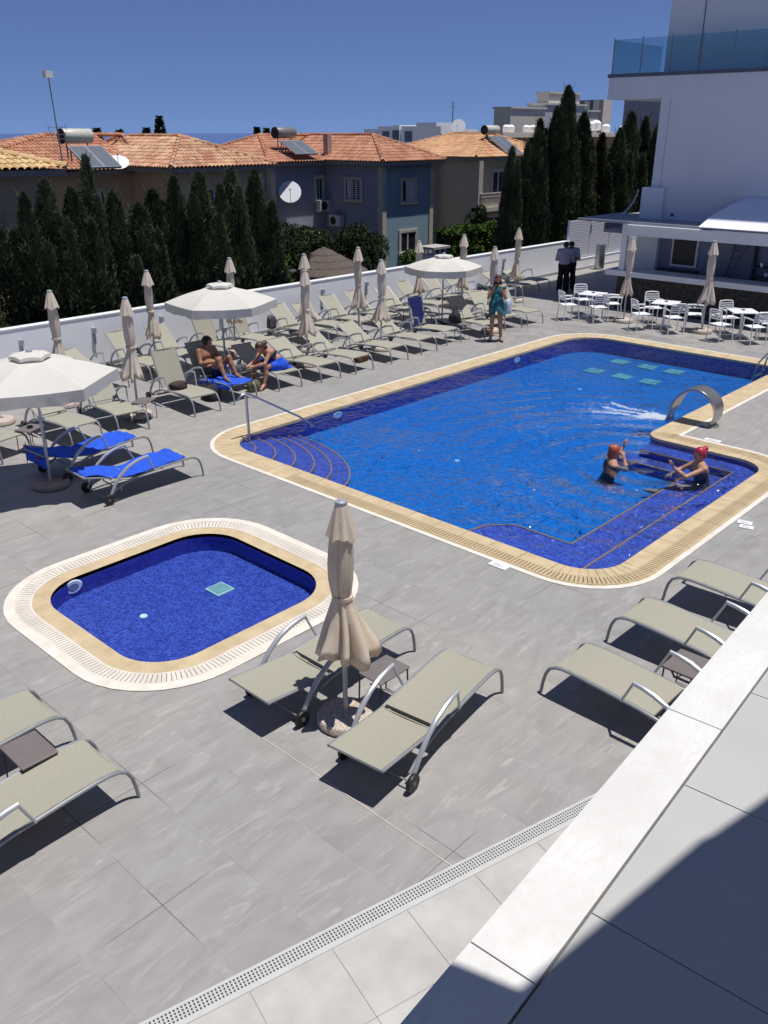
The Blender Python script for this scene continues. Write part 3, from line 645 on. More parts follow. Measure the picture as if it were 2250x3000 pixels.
for k in range(5):
    o = MB().lathe([(.032,0),(.032,.14),(.012,.19),(.012,.25),(.001,.25)],12).build('bottle', M['glass_d'], smooth=True, loc=(26.62,11.3-k*.13,1.02))
    tag(o, 'dark bottle on the inner bar counter, ' + ['first','second','third','fourth','fifth'][k] + ' from the left', 'bottle', 'bottles in the bar')

# ================================================================== SUN LOUNGERS
RAIL = [(0.0,.012),(.012,.12),(.035,.23),(.075,.31),(.14,.352),(.22,.368),(.35,.372),(.6,.358),(.85,.34),(1.05,.325),(1.24,.30),(1.42,.25),(1.56,.185),(1.66,.12)]
PIV = (1.24, .325)
def railz(y):
    for (a, b), (c, d) in zip(RAIL[4:-1], RAIL[5:]):
        if a <= y <= c: return b + (d-b)*(y-a)/(c-a)
    return RAIL[4][1]
def make_lounger():
    t = empty('sun_lounger')
    sg = MB(); ys = [.135,.2,.3,.45,.6,.75,.9,1.05,1.19]; top = []; 
    for y in ys:
        for k in range(5):
            x = -.285 + .57*k/4; top.append((x, y, railz(y)+.014 - .018*(1-(x/.285)**2)*(1 if y > .16 else .2)))
    n = len(ys); fs = [(i*5+k, i*5+k+1, (i+1)*5+k+1, (i+1)*5+k) for i in range(n-1) for k in range(4)]
    sg.add(top, fs); sg.add([(x, y, z-.006) for x, y, z in top], [tuple(reversed(f)) for f in fs])
    for y in (.135, 1.19): sg.box(-.285,.285,y-.006,y+.006,railz(y)-.010,railz(y)+.014)
    sg.build('seat', M['sling'], t, smooth=True, angle=50)
    for s in (-1, 1):
        MB().tube([(s*.30, y, z) for y, z in RAIL], .0175, 8, flat=1.0).build('side_rail', M['alu'], t, smooth=True)
        arm = [(s*.345,1.70,.075),(s*.352,1.655,.17),(s*.356,1.58,.30),(s*.358,1.48,.42),(s*.358,1.34,.52),(s*.358,1.20,.578),(s*.356,1.08,.603),(s*.355,.985,.612)]
        MB().tube(arm, [.019,.021,.024,.026,.026,.025,.024,.023], 8).tube([(s*.355,.992,.608),(s*.335,.93,.46),(s*.315,.875,.335)], .013, 8).build('armrest', M['alu_l'], t, smooth=True)
        w = empty('wheel'); COL.objects.unlink(w); link(w, t); w.location = (s*.37, 1.715, .088)
        q = Matrix.Rotation(math.pi/2, 4, 'Y')
        MB().lathe([(.055,-.019),(.082,-.019),(.088,-.010),(.088,.010),(.082,.019),(.055,.019)], 20, M=q).build('tyre', M['black'], w, smooth=True)
        h = MB().lathe([(.016,-.024),(.022,-.024),(.022,.024),(.016,.024)], 12, M=q)
        for k in range(5):
            a = 2*math.pi*k/5; h.bar((0,.018*math.cos(a),.018*math.sin(a)), (0,.058*math.cos(a),.058*math.sin(a)), .014,.012)
        h.build('hub', mat('grey_hub', (.12,.12,.13), .5), w)
        MB().bar((s*.335,1.63,.17),(s*.35,1.715,.088),.02,.03).build('wheel_bracket', M['alu'], t)
    for y, dz in ((.30,-.03),(.72,-.045),(1.16,-.055)):
        MB().tube([(-.295,y,railz(y)+dz+.02),(-.24,y,railz(y)+dz),(.24,y,railz(y)+dz),(.295,y,railz(y)+dz+.02)], .011, 6).build('cross_bar', M['alu'], t, smooth=True)
    MB().tube([(-.36,1.715,.088),(.36,1.715,.088)], .009, 6).build('axle', M['alu'], t)
    MB().tube([(-.295,1.45,.235),(-.29,1.46,.15),(.29,1.46,.15),(.295,1.45,.235)], .011, 6).build('prop_rest', M['alu'], t, smooth=True)
    bk = MB(); Lb = .80; ys = [.035,.2,.4,.6,Lb]; vs = []
    for y in ys:
        for k in range(5):
            x = -.272 + .544*k/4; vs.append((x, y, .012 + .02*(y/Lb)**2 - .016*(1-(x/.272)**2)))
    n = len(ys); fs = [(i*5+k, i*5+k+1, (i+1)*5+k+1, (i+1)*5+k) for i in range(n-1) for k in range(4)]
    bk.add(vs, fs); bk.add([(x, y, z-.006) for x, y, z in vs], [tuple(reversed(f)) for f in fs])
    for y, z in ((.035,.0),(Lb,.02)): bk.box(-.272,.272,y-.006,y+.006,z-.012,z+.012)
    b = bk.build('backrest', M['sling'], t, smooth=True, angle=50); b.location = (0, PIV[0], PIV[1])
    f = MB()
    for s in (-1, 1): f.tube([(s*.283,0,-.005),(s*.283,.3,-.002),(s*.283,.55,.010),(s*.283,Lb+.008,.020)], .0145, 8)
    f.tube([(-.283,Lb,.018),(.283,Lb,.018)], .010, 6); f.tube([(-.283,.36,-.03),(.283,.36,-.03)], .009, 6)
    f.build('back_frame', M['alu'], b, smooth=True)
    return t
LG = 'sun loungers round the two pools'
proto = make_lounger(); first = [True]
ANG = {}
def lounger(x, y, rz, ang, label, far=False):
    o = proto if first[0] else copy_tree(proto)
    first[0] = False
    o.location = (x, y, 0); o.rotation_euler = (0, 0, R(rz)); tag(o, label, 'sun lounger', LG)
    for c in children(o):
        if c.name.startswith('backrest'): c.rotation_euler = (R(ang), 0, 0)
    if ang > 20:     # the strut that props the backrest
        a = R(ang); py = PIV[0] + .36*math.cos(a); pz = PIV[1] + .36*math.sin(a)
        MB().tube([(-.24,py,pz-.03),(-.24,1.45,.15)], .008, 6).tube([(.24,py,pz-.03),(.24,1.45,.15)], .008, 6).tube([(-.245,py,pz-.03),(.245,py,pz-.03)], .008, 6).build('backrest_prop', M['alu'], o)
    return o
front = [ # x, y, rz, backrest angle: row by the pool, from the left
 (6.00,14.25,12,14),(7.22,14.02,0,28),(8.19,14.04,-7,48),(9.84,13.98,-4,64),(10.92,14.12,0,60),(12.19,14.14,-7,24),(13.31,14.02,-1,24),(14.36,13.97,1,27),
 (15.66,14.02,0,28),(16.86,14.09,-1,30),(18.11,14.28,0,76),(19.42,13.95,-14,42),(20.75,14.22,-16,36),(21.72,14.12,-14,48)]
fn = ['at the far left of the pool row, under the open parasol','second from the left in the pool row, by the small table','third from the left in the pool row, back half raised',
 'with upright back and clothes on it, left of the man','with the blue towel on which the man sits','on which the woman sits bending forward','first empty one to the right of the bending woman',
 'just right of the closed parasol in the pool row','second one right of the closed parasol in the pool row','left of the lounger with the upright blue back','with its back upright and covered by a shade-toned blue towel',
 'standing behind the legs of the woman with the camera','to the right behind the woman with the camera','last one at the right end of the pool row']
for k, (p, nm) in enumerate(zip(front, fn)): lounger(*p, 'beige sling lounger ' + nm)
back = [(9.55,16.86,3,18),(10.72,16.84,0,40),(11.72,16.85,-2,40),(13.02,16.95,0,62),(14.02,16.95,-2,64),(15.62,16.82,-2,38),(16.55,16.8,0,30),(17.5,16.8,-2,40),(18.62,16.82,0,40),(19.75,16.7,-3,36),(20.92,16.85,0,40),(22.22,16.9,-2,38),(23.32,16.95,-3,38),(25.55,16.97,-4,20),(26.9,17.2,-8,14)]
bn = ['first','second','third','fourth (back upright)','fifth (back upright)','sixth','seventh','eighth','ninth','tenth','eleventh','twelfth','thirteenth']
for k, p in enumerate(back):
    nm = 'beige sling lounger, %s from the left in the row along the white wall' % bn[k] if k < 13 else ('beige sling lounger at the edge of the building shade, half sunlit' if k == 13 else 'shaded sling lounger farthest right along the wall, near the two men')
    lounger(*p, nm)
lounger(6.12,5.53,90,3.5,'beige lounger on the left of the closed parasol in the foreground')
lounger(6.11,4.38,97,3.5,'beige lounger on the right of the closed foreground parasol')
lounger(2.82,6.83,90,8,'lounger cut by the left edge of the picture, behind the small taupe table')
lounger(2.81,5.77,90,8,'lounger cut by the left edge of the picture, nearest to the viewer')
lounger(8.04,3.80,179,8,'middle one of three beige loungers beside the white marble coping')
lounger(6.73,3.80,179,8,'nearest of three beige loungers beside the white marble coping')
lounger(9.33,3.78,181,8,'farthest of three beige loungers beside the marble coping, mostly hidden')
lounger(7.74,11.55,87,11,'lounger with a bright blue towel, nearest to the paddling pool')
lounger(7.74,13.06,93,12,'lounger with a blue towel right behind the open left parasol pole')

# ------------------------------------------------------------------ towels laid on loungers
def profile(ang, y):
    """height and y of the lying surface at arc length y"""
    if y <= PIV[0]: return y, railz(max(.14, y)) + .022
    s = y - PIV[0]; a = R(ang); return PIV[0] + s*math.cos(a) - .03*(s/.76)**2*math.sin(a), PIV[1] + .016 + s*math.sin(a) + .03*(s/.76)**2*math.cos(a)
def towel(x, y, rz, ang, s0, s1, w, label, seed=1, over=0.0, hang=.0, side=0, m='towel', xo=0.0):
    r_ = random.Random(seed); ns = 28; nw = 14; vs = []
    ph = [r_.uniform(0,6) for _ in range(6)]
    for i in range(ns+1):
        s = s0 + (s1-s0)*i/ns
        for k in range(nw+1):
            u = -w/2 + w*k/nw + xo + .02*math.sin(s*7+ph[0]); 
            if s > 2.0: yy, zz = profile(ang, 2.0); zz -= (s-2.0); yy += .02
            else: yy, zz = profile(ang, s)
            d = 0
            if abs(u) > .30: d = (abs(u)-.30); uu = math.copysign(.30+.35*d, u)
            else: uu = u
            bump = .010*math.sin(9*s+7*u+ph[1]) + .008*math.sin(21*s-12*u+ph[2]) + .006*math.sin(33*u+5*s+ph[3])
            vs.append((uu, yy, zz + .012 + bump*1.1 - d*1.0))
    W = nw+1; fs = [(i*W+k, i*W+k+1, (i+1)*W+k+1, (i+1)*W+k) for i in range(ns) for k in range(nw)]
    mb = MB().add(vs, fs); o = mb.build('towel', M[m], smooth=True, angle=180)
    sm = o.modifiers.new('thick', 'SOLIDIFY'); sm.thickness = .008
    o.location = (x, y, 0); o.rotation_euler = (0,0,R(rz)); tag(o, label, 'towel', 'blue towels on the loungers'); return o
towel(7.74,11.55,87,11,.30,2.03,.60,'bright blue towel spread on the lounger nearest to the paddling pool',1)
towel(7.74,13.06,93,12,.30,2.24,.66,'blue towel on the lounger behind the open left parasol pole',2)
towel(10.92,14.12,0,60,.10,1.12,.74,'blue towel under the man with raised knees',3,xo=-.05)
towel(12.19,14.14,-7,24,.30,.95,.60,'blue towel under the woman bending forward',4,xo=.02)
towel(18.11,14.28,0,76,1.22,2.22,.56,'blue towel with shade in its colour, hanging over an upright lounger back',5,m='towel_shade')
def clip(x, y, z, c, label):
    mb = MB()
    for k in range(5):
        a = 2*math.pi*k/5; mb.tube([(0,0,0),(.05*math.cos(a),.02*math.sin(a*2),.05*math.sin(a))], [.014,.006], 6)
    o = mb.build('towel_clip', mat(c, {'orange_plastic':(.55,.13,.04),'red_plastic':(.35,.03,.03),'lime_plastic':(.10,.45,.03)}[c], .4), loc=(x,y,z)); tag(o, label, 'towel clip', 'towel clips')
clip(5.80,13.40,.50,'orange_plastic','orange towel clip at the left corner of the blue towel'); clip(5.72,12.82,.46,'red_plastic','red towel clip near the open left parasol pole'); clip(5.76,11.92,.50,'lime_plastic','lime green towel clip between the two blue towels')

# ================================================================== SIDE TABLES
def make_table():
    t = empty('side_table')
    MB().box(-.21,.21,-.16,.16,.395,.415).build('table_top', M['taupe'], t, bevel=.008)
    for s in (-1, 1):
        MB().tube([(s*.19,-.14,.394),(s*.195,-.15,.02),(s*.195,.15,.02),(s*.19,.14,.394)], .009, 6).build('leg_frame', mat('dark_taupe_metal', (.08,.07,.065), .5), t, smooth=True)
    MB().tube([(-.19,0,.33),(0,0,.30),(.19,0,.33)], .007, 6).build('brace', mat('dark_taupe_metal', (.08,.07,.065), .5), t)
    return t
pt = make_table(); tf = [True]
def table(x, y, rz, label):
    o = pt if tf[0] else copy_tree(pt); tf[0] = False
    o.location = (x,y,0); o.rotation_euler = (0,0,R(rz)); tag(o, label, 'side table', 'small taupe side tables')
table(5.19,4.83,0,'small taupe table between the two foreground loungers, beside the parasol'); table(2.27,6.22,90,'small taupe table between the two loungers at the left edge')
table(7.30,2.72,0,'small taupe table next to the marble coping, between two loungers'); table(8.74,14.52,30,'small taupe table beside the closed parasol, left of the upright lounger')
table(6.42,14.52,25,'small taupe table behind the open left parasol pole, with things on it'); table(11.50,14.95,0,'small table full of things between the man and the bending woman')
table(18.80,14.55,60,'small table just right of the lounger with the upright blue back'); table(14.95,16.9,0,'small table behind the closed parasol in the middle of the loungers')
table(19.0,17.2,0,'small table in the wall row, left of the open right parasol')
# things lying about
def blob(name, x, y, z, sx, sy, sz, m, label, cat, seed=0, strap=False, n=16):
    rr = random.Random(seed); ph = [rr.uniform(0,6) for _ in range(5)]
    def fnr(r, zz, a, i):
        c, d = abs(math.cos(a)), abs(math.sin(a)); q = (c**3.2+d**3.2)**(-1/3.2)
        return r*q*(1+.10*math.sin(3*a+ph[0]+zz*4)+.07*math.sin(7*a+zz*11+ph[1])+.05*math.sin(11*a-zz*17+ph[2]))
    mb = MB().lathe([(.7,0),(.98,.05),(1.0,.25),(.95,.45),(.97,.6),(.84,.78),(.72,.86),(.45,.95),(.15,.93)], 26, fn=fnr)
    mb.v = [(a*sx, b*sy, c*sz) for a, b, c in mb.v]; o = mb.build(name, m, smooth=True, angle=180, loc=(x,y,z))
    if strap: MB().tube([(-sx*.5,0,sz*.9),(-sx*.3,0,sz*1.5),(sx*.3,0,sz*1.5),(sx*.5,0,sz*.9)], .012, 6).build('handle', m, o, smooth=True)
    tag(o, label, cat); return o
blob('bag', 10.52,14.78,.0,.17,.20,.34,M['dark'],'black bag on the ground left of the man','bag',1,True)
blob('clothes_pile', 9.85,14.95,.36,.20,.12,.14,mat('dark_brown_cloth',(.05,.03,.03),.9),'dark clothes lying on the upright lounger left of the man','clothes',2)
blob('bag', 11.42,14.92,.415,.12,.10,.16,mat('grey_cloth',(.09,.10,.11),.9),'grey bag on the table between the man and the woman','bag',3,True)
blob('food_bag', 11.60,15.0,.415,.08,.07,.10,mat('green_plastic',(.16,.30,.08),.5),'small green bag on the table in front of the woman','bag',4)
blob('bag', 11.55,14.62,.0,.15,.12,.26,mat('olive_cloth',(.12,.11,.07),.9),'olive bag on the ground at the feet of the bending woman','bag',5,True)
blob('backpack', 18.72,14.75,.415,.16,.14,.30,M['dark'],'dark backpack on the table right of the upright blue lounger','bag',6,True)
blob('bag', 15.05,14.8,.0,.18,.14,.2,mat('brown_cloth',(.10,.045,.03),.9),'brown bag under a lounger in the pool row','bag',7)
blob('hanging_clothes', 14.40,17.35,.55,.12,.10,.36,mat('navy_print_cloth',(.02,.02,.05),.9,scale=20,col2=(.15,.13,.16)),'dark patterned clothes hanging on an upright lounger back by the wall','clothes',8)
blob('bag', 19.15,15.7,.0,.22,.16,.28,M['dark'],'dark bag on the ground in the shade of the right open parasol','bag',9)
tag(MB().lathe([(.05,0),(.055,.012),(.05,.035),(.042,.035),(.045,.015),(.001,.012)], 20).build('ashtray', M['black'], smooth=True, loc=(6.42,14.50,.416)), 'black ashtray on the table behind the left parasol pole', 'ashtray')

# ================================================================== PARASOLS
def fold_canopy(seed, tidy=1.0, H=2.31):
    rr = random.Random(seed); ph = [rr.uniform(0, 6.28) for _ in range(8)]
    def fn(r, z, a, i):
        t = max(0, (1.36-z)/.58)                       # below the tie the cloth flares in pleats
        w8 = 4*a + ph[0] + .35*math.sin(z*3) + .25*math.sin(2*a+ph[7]); pl = (.10 + .34*t*(1+.35*math.sin(2*a+ph[6]))) * (1.7*abs(math.cos(w8))-1.05) + (.07+.10*t)*math.cos(3*a+ph[1]+z*2) + .07*math.cos(13*a+ph[2]+z*1.5) + .04*math.cos(21*a+ph[6]-z*2)
        return r*(1+pl)
    prof = [(.035,2.20),(.07,2.16),(.088,2.0),(.100,1.85),(.106,1.7),(.102,1.55),(.086,1.42),(.078,1.36),(.10,1.28),(.145,1.14),(.185,1.0),(.225,.87),(.25,.78)]
    prof = [(r*(tidy if z < 1.36 else .6+.4*tidy), z) for r, z in prof]
    mb = MB(); n = 48; vs = []; m = len(prof)
    for i, (r, z) in enumerate(prof):
        for k in range(n):
            a = 2*math.pi*k/n; q = fn(r, z, a, i); zz = z + (.035*math.cos(8*a+ph[0]+1.2)+.03*math.cos(3*a+ph[3]))*(max(0,(1.2-z)/.4) if z < 1.2 else 0)
            vs.append((q*math.cos(a) + .018*math.sin(z*4+ph[4])*(2.2-z), q*math.sin(a) + .014*math.sin(z*5+ph[5])*(2.2-z), zz))
    fs = [(i*n+k, (i+1)*n+k, (i+1)*n+(k+1)%n, i*n+(k+1)%n) for i in range(m-1) for k in range(n)]
    inner = [(x*.8, y*.8, z) for x, y, z in vs[-n:]]; b = len(vs); vs += inner
    fs += [((m-1)*n+k, b+k, b+(k+1)%n, (m-1)*n+(k+1)%n) for k in range(n)]
    up = [(x*.35, y*.35, z+.3) for x, y, z in inner]; c = len(vs); vs += up
    fs += [(b+k, c+k, c+(k+1)%n, b+(k+1)%n) for k in range(n)]
    return mb.add(vs, fs)
def vent_fold(seed):
    rr = random.Random(seed); p0 = rr.uniform(0,6)
    def fn(r, z, a, i): return r*(1 + (.12*math.cos(8*a+p0) if i > 1 else 0))
    prof = [(.052,2.275),(.060,2.25),(.082,2.16),(.112,2.05),(.132,1.985)]
    mb = MB(); n = 48; vs = []
    for i, (r, z) in enumerate(prof):
        for k in range(n):
            a = 2*math.pi*k/n; q = fn(r, z, a, i); vs.append((q*math.cos(a), q*math.sin(a), z - (.045*max(0, math.cos(4*a+p0)) if i == 4 else 0)))
    fs = [(i*n+k, (i+1)*n+k, (i+1)*n+(k+1)%n, i*n+(k+1)%n) for i in range(len(prof)-1) for k in range(n)]
    return mb.add(vs, fs)
def base(t, m, r=.28, h=.10):
    MB().lathe([(r*.9,0),(r,.02),(r,h*.6),(r*.93,h*.9),(r*.4,h),(.03,h),(.001,h)], 36).build('base', m, t, smooth=True, angle=50)
def pole(t, top):
    mb = MB().tube([(0,0,.09),(0,0,1.15)], .0235, 12).tube([(0,0,1.1),(0,0,top)], .019, 12).lathe([(.024,0),(.030,.01),(.030,.06),(.024,.07)], 12, c=(0,0,1.08))
    mb.build('pole', M['alu_l'], t, smooth=True)
    MB().tube([(.02,0,1.12),(.055,0,1.12)], [.008,.014], 8).build('knob', M['alu'], t, smooth=True)
def closed_parasol(seed, cm, tidy, bm):
    t = empty('parasol'); base(t, bm); pole(t, 2.27)
    fold_canopy(seed, tidy).build('canopy', cm, t, smooth=True, angle=180)
    vent_fold(seed).build('vent_cap', cm, t, smooth=True, angle=180)
    MB().lathe([(.05,2.262),(.056,2.28),(.052,2.30),(.03,2.312),(.001,2.315)], 20).build('finial', M['alu_l'], t, smooth=True)
    MB().lathe([(.087,1.35),(.094,1.352),(.094,1.385),(.087,1.387)], 24).build('tie', cm, t, smooth=True)
    return t
PG = 'closed cream parasols'
v = [closed_parasol(3, M['canvas'], 1.0, M['pebble']), closed_parasol(5, M['canvas_old'], .78, M['pebble']), closed_parasol(9, M['canvas_old'], .62, M['pebble'])]
used = [False]*3
plist = [ # x, y, height, variant, tidy label
 (4.75,4.92,2.31,0,'closed cream parasol standing between the two foreground loungers, the largest one'),
 (6.72,16.45,2.35,2,'closed parasol cut by the left edge of the picture'),(8.2,16.61,2.35,2,'thin twisted closed parasol behind the open left parasol'),(8.80,14.86,2.35,1,'closed parasol beside the small table, left of the upright lounger'),
 (11.2,17.85,2.30,2,'tall thin closed parasol by the wall, left of the middle open parasol'),(13.5,17.75,2.37,2,'closed parasol rising behind the middle open parasol'),(14.93,16.6,2.43,1,'closed parasol right behind another one, left of the thatched roof'),
 (13.9,15.45,2.25,1,'closed parasol in front of another one, in the pool row right of the bending woman'),(16.95,16.7,2.41,1,'closed parasol by the wall, right of the thatched roof'),(16.3,15.25,2.28,1,'closed parasol in the pool row, left of the upright blue lounger'),
 (20.3,17.45,2.24,2,'closed parasol just behind the left side of the right open parasol'),(21.5,16.7,2.385,2,'closed parasol behind the right side of the right open parasol'),(20.0,14.46,2.34,2,'closed parasol right behind the woman with the camera'),
 (24.42,16.74,2.35,2,'closed parasol by the wall between the camera woman and the two men'),(23.85,12.42,2.42,2,'left one of two closed parasols in front of the bar'),(24.0,10.06,2.50,1,'right one of two closed parasols in front of the bar')]
for i, (x, y, h, k, lb) in enumerate(plist):
    o = v[k] if not used[k] else copy_tree(v[k]); used[k] = True
    o.location = (x, y, 0); o.scale = (1,1,h/2.31); o.rotation_euler = (0,0,i*.9 if i else .35); tag(o, lb, 'parasol', PG)
def open_parasol(x, y, top, rim, Rr, a0, label, bm, n=6):
    t = empty('parasol', (x,y,0), 0, label, 'parasol', 'open white parasols'); base(t, bm, .29, .09); pole(t, top-.02)
    cs = [(Rr*math.cos(a0+2*math.pi*k/n), Rr*math.sin(a0+2*math.pi*k/n)) for k in range(n)]
    mb = MB(); S = 8; r0_ = .15
    for k in range(n):
        A_, B_ = Vector(cs[k]), Vector(cs[(k+1)%n]); W = 9; vs = []
        for i in range(S+1):
            f = r0_ + (1-r0_)*i/S
            for j in range(W):
                g_ = j/(W-1); p = (A_*(1-g_)+B_*g_)*f; sag = .05*math.sin(math.pi*g_)*f*f; dome = -.05*math.sin(math.pi*f)
                z = top-.08 - (top-.08-rim)*f - sag*.6 - dome
                p = p*(1 - .05*math.sin(math.pi*g_)*f); vs.append((p.x, p.y, z))
        # valance
        for i in range(1, 4):
            for j in range(W):
                q = vs[S*W+j]; g_ = j/(W-1); fl = 1 + .012*math.sin(g_*22+k)*i
                vs.append((q[0]*fl*(1-.004*i), q[1]*fl*(1-.004*i), q[2] - .062*i - (.012*math.sin(g_*9+k*2) if i == 3 else 0)))
        W_ = W; fs = [(i*W_+j, (i+1)*W_+j, (i+1)*W_+j+1, i*W_+j+1) for i in range(S+3) for j in range(W_-1)]
        mb.add(vs, fs)
    c = mb.build('canopy', M['canvas_o'], t, smooth=True, angle=25)
    vm = MB()
    for k in range(n):
        A_, B_ = Vector(cs[k])*.24, Vector(cs[(k+1)%n])*.24; vs = [(0,0,top+.005),(0,0,top+.005)]; 
        for f, z in ((.5,top-.02),(1.0,top-.055),(1.04,top-.10)):
            for j in range(5): p = (A_*(1-j/4)+B_*(j/4))*f; vs.append((p.x,p.y,z+(.02*math.sin(math.pi*j/4) if f > .9 else 0)))
        fs = [(0,2+j,2+j+1) for j in range(4)] + [(2+i*5+j,2+(i+1)*5+j,2+(i+1)*5+j+1,2+i*5+j+1) for i in range(2) for j in range(4)]
        vm.add(vs, fs)
    vm.build('vent_cap', M['canvas_o'], t, smooth=True, angle=25)
    MB().lathe([(.045,0),(.05,.012),(.04,.03),(.001,.04)], 16, c=(0,0,top+.0)).build('finial', M['alu_l'], t, smooth=True)
    for k in range(n):
        a_ = Vector(cs[k]); MB().tube([(a_.x*.05,a_.y*.05,top-.14),(a_.x*.97,a_.y*.97,rim-.03)], .009, 6).tube([(a_.x*.03,a_.y*.03,rim-.15),(a_.x*.5,a_.y*.5,(top-.1+rim)/2-.06)], .007, 6).build('rib', M['alu_l'], t)
    return t
open_parasol(5.79,12.66,2.18,1.80,1.24,R(-24),'large open white parasol at the left edge, above a round brown base',M['pebble_d'])
open_parasol(11.74,15.84,2.18,1.78,1.22,R(-36),'open white parasol above the man and the bending woman',M['pebble'])
open_parasol(19.80,16.09,2.02,1.68,1.12,R(-47),'open white parasol farthest right, left of the woman with the camera',M['pebble'])

# ================================================================== BISTRO TABLES AND CHAIRS
def make_chair():
    t = empty('white_chair'); m = M['plastic_w']
    s = MB()
    s.box(-.22,.22,-.21,.21,.435,.455); s.build('seat', m, t, bevel=.008)
    for x in (-1, 1):
        MB().tube([(x*.235,-.20,.66),(x*.225,-.215,.45),(x*.235,-.25,.0)], .0145, 6).build('leg', m, t, smooth=True)
        MB().tube([(x*.20,.27,.84),(x*.215,.235,.66),(x*.22,.20,.45),(x*.225,.25,.0)], .0145, 6).build('leg', m, t, smooth=True)
        MB().tube([(x*.235,-.22,.655),(x*.24,0,.665),(x*.215,.235,.65)], .0145, 6, flat=1.5).build('armrest', m, t, smooth=True)
    b = MB().tube([(-.20,.27,.82),(-.17,.285,.85),(0,.292,.86),(.17,.285,.85),(.20,.27,.82)], .016, 6)
    for z, y in ((.79,.264),(.73,.254),(.67,.242),(.61,.232)): b.box(-.20,.20,y-.008,y+.008,z-.016,z+.016)
    b.build('backrest', m, t)
    return t
pc = make_chair(); cf = [True]
def chair(x, y, rz, label):
    o = pc if cf[0] else copy_tree(pc); cf[0] = False
    o.location = (x,y,0); o.rotation_euler = (0,0,R(rz)); tag(o, label, 'chair', 'white slatted armchairs by the bar')
def bistro(x, y, rz, label):
    t = empty('bistro_table', (x,y,0), R(rz), label, 'table', 'white square tables by the bar'); m = M['plastic_w']
    MB().box(-.35,.35,-.35,.35,.715,.74).build('table_top', m, t, bevel=.01)
    MB().tube([(0,0,.05),(0,0,.714)], .03, 10).build('column', m, t, smooth=True)
    for k in range(4):
        a = math.pi/2*k + math.pi/4; MB().tube([(0,0,.09),(.36*math.cos(a),.36*math.sin(a),.015)], [.028,.016], 6).build('foot', m, t)
    o = MB().lathe([(.045,0),(.05,.012),(.045,.03),(.038,.03),(.04,.012),(.001,.01)], 16).build('ashtray', M['alu'], smooth=True, loc=(x+.05,y+.02,.7405)); tag(o, 'grey ashtray on the ' + label.split(',')[0], 'ashtray', 'ashtrays on the white tables')
bistro(23.72,13.45,10,'left white square table, nearest to the two men'); bistro(23.84,11.15,14,'middle white square table, between the two closed parasols'); bistro(24.07,9.02,40,'right white square table, cut close to the picture edge')
def face(x, y, tx, ty): return math.degrees(math.atan2(ty-y, tx-x)) + 90   # local -Y looks at the target
ch = [(23.05,13.85,'left table, on its left side'),(23.34,13.0,'left table, on the near side'),(24.12,12.98,'left table, on its right side next to the parasol'),(24.12,14.0,'left table, on the far side'),
 (23.22,11.55,'middle table, on its left side'),(23.40,10.66,'middle table, on the near side'),(24.22,10.42,'middle table, on its right side next to the parasol'),(24.36,11.75,'middle table, on the far side'),
 (23.34,9.28,'right table, on its left side'),(23.66,8.48,'right table, on the near side'),(24.42,8.42,'right table, on its right side'),(24.45,9.52,'right table, on the far side')]
tb = [(23.72,13.45)]*4 + [(23.84,11.15)]*4 + [(24.07,9.02)]*4
for (x, y, lb), (tx, ty) in zip(ch, tb): chair(x, y, face(x, y, tx, ty), 'white slatted plastic armchair at the ' + lb)

# ================================================================== FOUNTAIN, RAILS
arc = [(6.22,.0),(6.145,.12),(6.105,.27),(6.125,.42),(6.21,.56),(6.35,.67),(6.52,.73),(6.70,.72),(6.86,.64),(6.98,.52),(7.06,.38),(7.11,.25)]
mb = MB(); w0 = .12
def strip(pts, ws, th):
    vs = []
    for i, (y, z) in enumerate(pts):
        a = pts[max(i-1,0)]; b = pts[min(i+1,len(pts)-1)]; t = Vector((b[0]-a[0], b[1]-a[1])).normalized(); nn = Vector((-t.y, t.x))*th/2
        for sx in (-1,1):
            for sn in (-1,1): vs.append((16.0+sx*ws[i]/2, y+sn*nn.x, z+sn*nn.y))
    fs = []
    for i in range(len(pts)-1):
        b = i*4; c = b+4
        fs += [(b,c,c+1,b+1),(b+2,b+3,c+3,c+2),(b,b+2,c+2,c),(b+1,c+1,c+3,b+3)]
    fs += [(0,1,3,2),(len(vs)-4,len(vs)-2,len(vs)-1,len(vs)-3)]
    return vs, fs
fine = []
for i in range(len(arc)-1):
    p0, p1, p2, p3 = [Vector(arc[max(0,min(len(arc)-1,k))]) for k in (i-1,i,i+1,i+2)]
    for k in range(4):
        t = k/4; q = .5*((2*p1)+(-p0+p2)*t+(2*p0-5*p1+4*p2-p3)*t*t+(-p0+3*p1-3*p2+p3)*t**3); fine.append((q.x,q.y))
fine.append(arc[-1]); fine = [(6.25+(y-6.22)*.88, z*.92) for y, z in fine]
vs, fs = strip(fine, [.24+.16*min(1,i/14) for i in range(len(fine))], .05); f_ = mb.add(vs, fs).build('water_arch', M['steel'], smooth=True, angle=45, bevel=.004)
MB().lathe([(.17,0.004),(.17,.02),(.001,.02)], 28, c=(16.0,6.27,0)).build('foot_plate', M['steel'], f_)
tag(f_, 'curved brushed steel water spout on the island beside the pool', 'fountain')
foam = bpy.data.materials.new('white_foam'); foam.use_nodes = True; b_ = foam.node_tree.nodes['Principled BSDF']; b_.inputs['Base Color'].default_value = (.72,.78,.86,1); b_.inputs['Roughness'].default_value = .5; b_.inputs['Alpha'].default_value = .28
fall = bpy.data.materials.new('falling_water'); fall.use_nodes = True; b_ = fall.node_tree.nodes['Principled BSDF']; b_.inputs['Base Color'].default_value = (.55,.62,.75,1); b_.inputs['Roughness'].default_value = .2; b_.inputs['Alpha'].default_value = .4
mb = MB(); rr = random.Random(4)
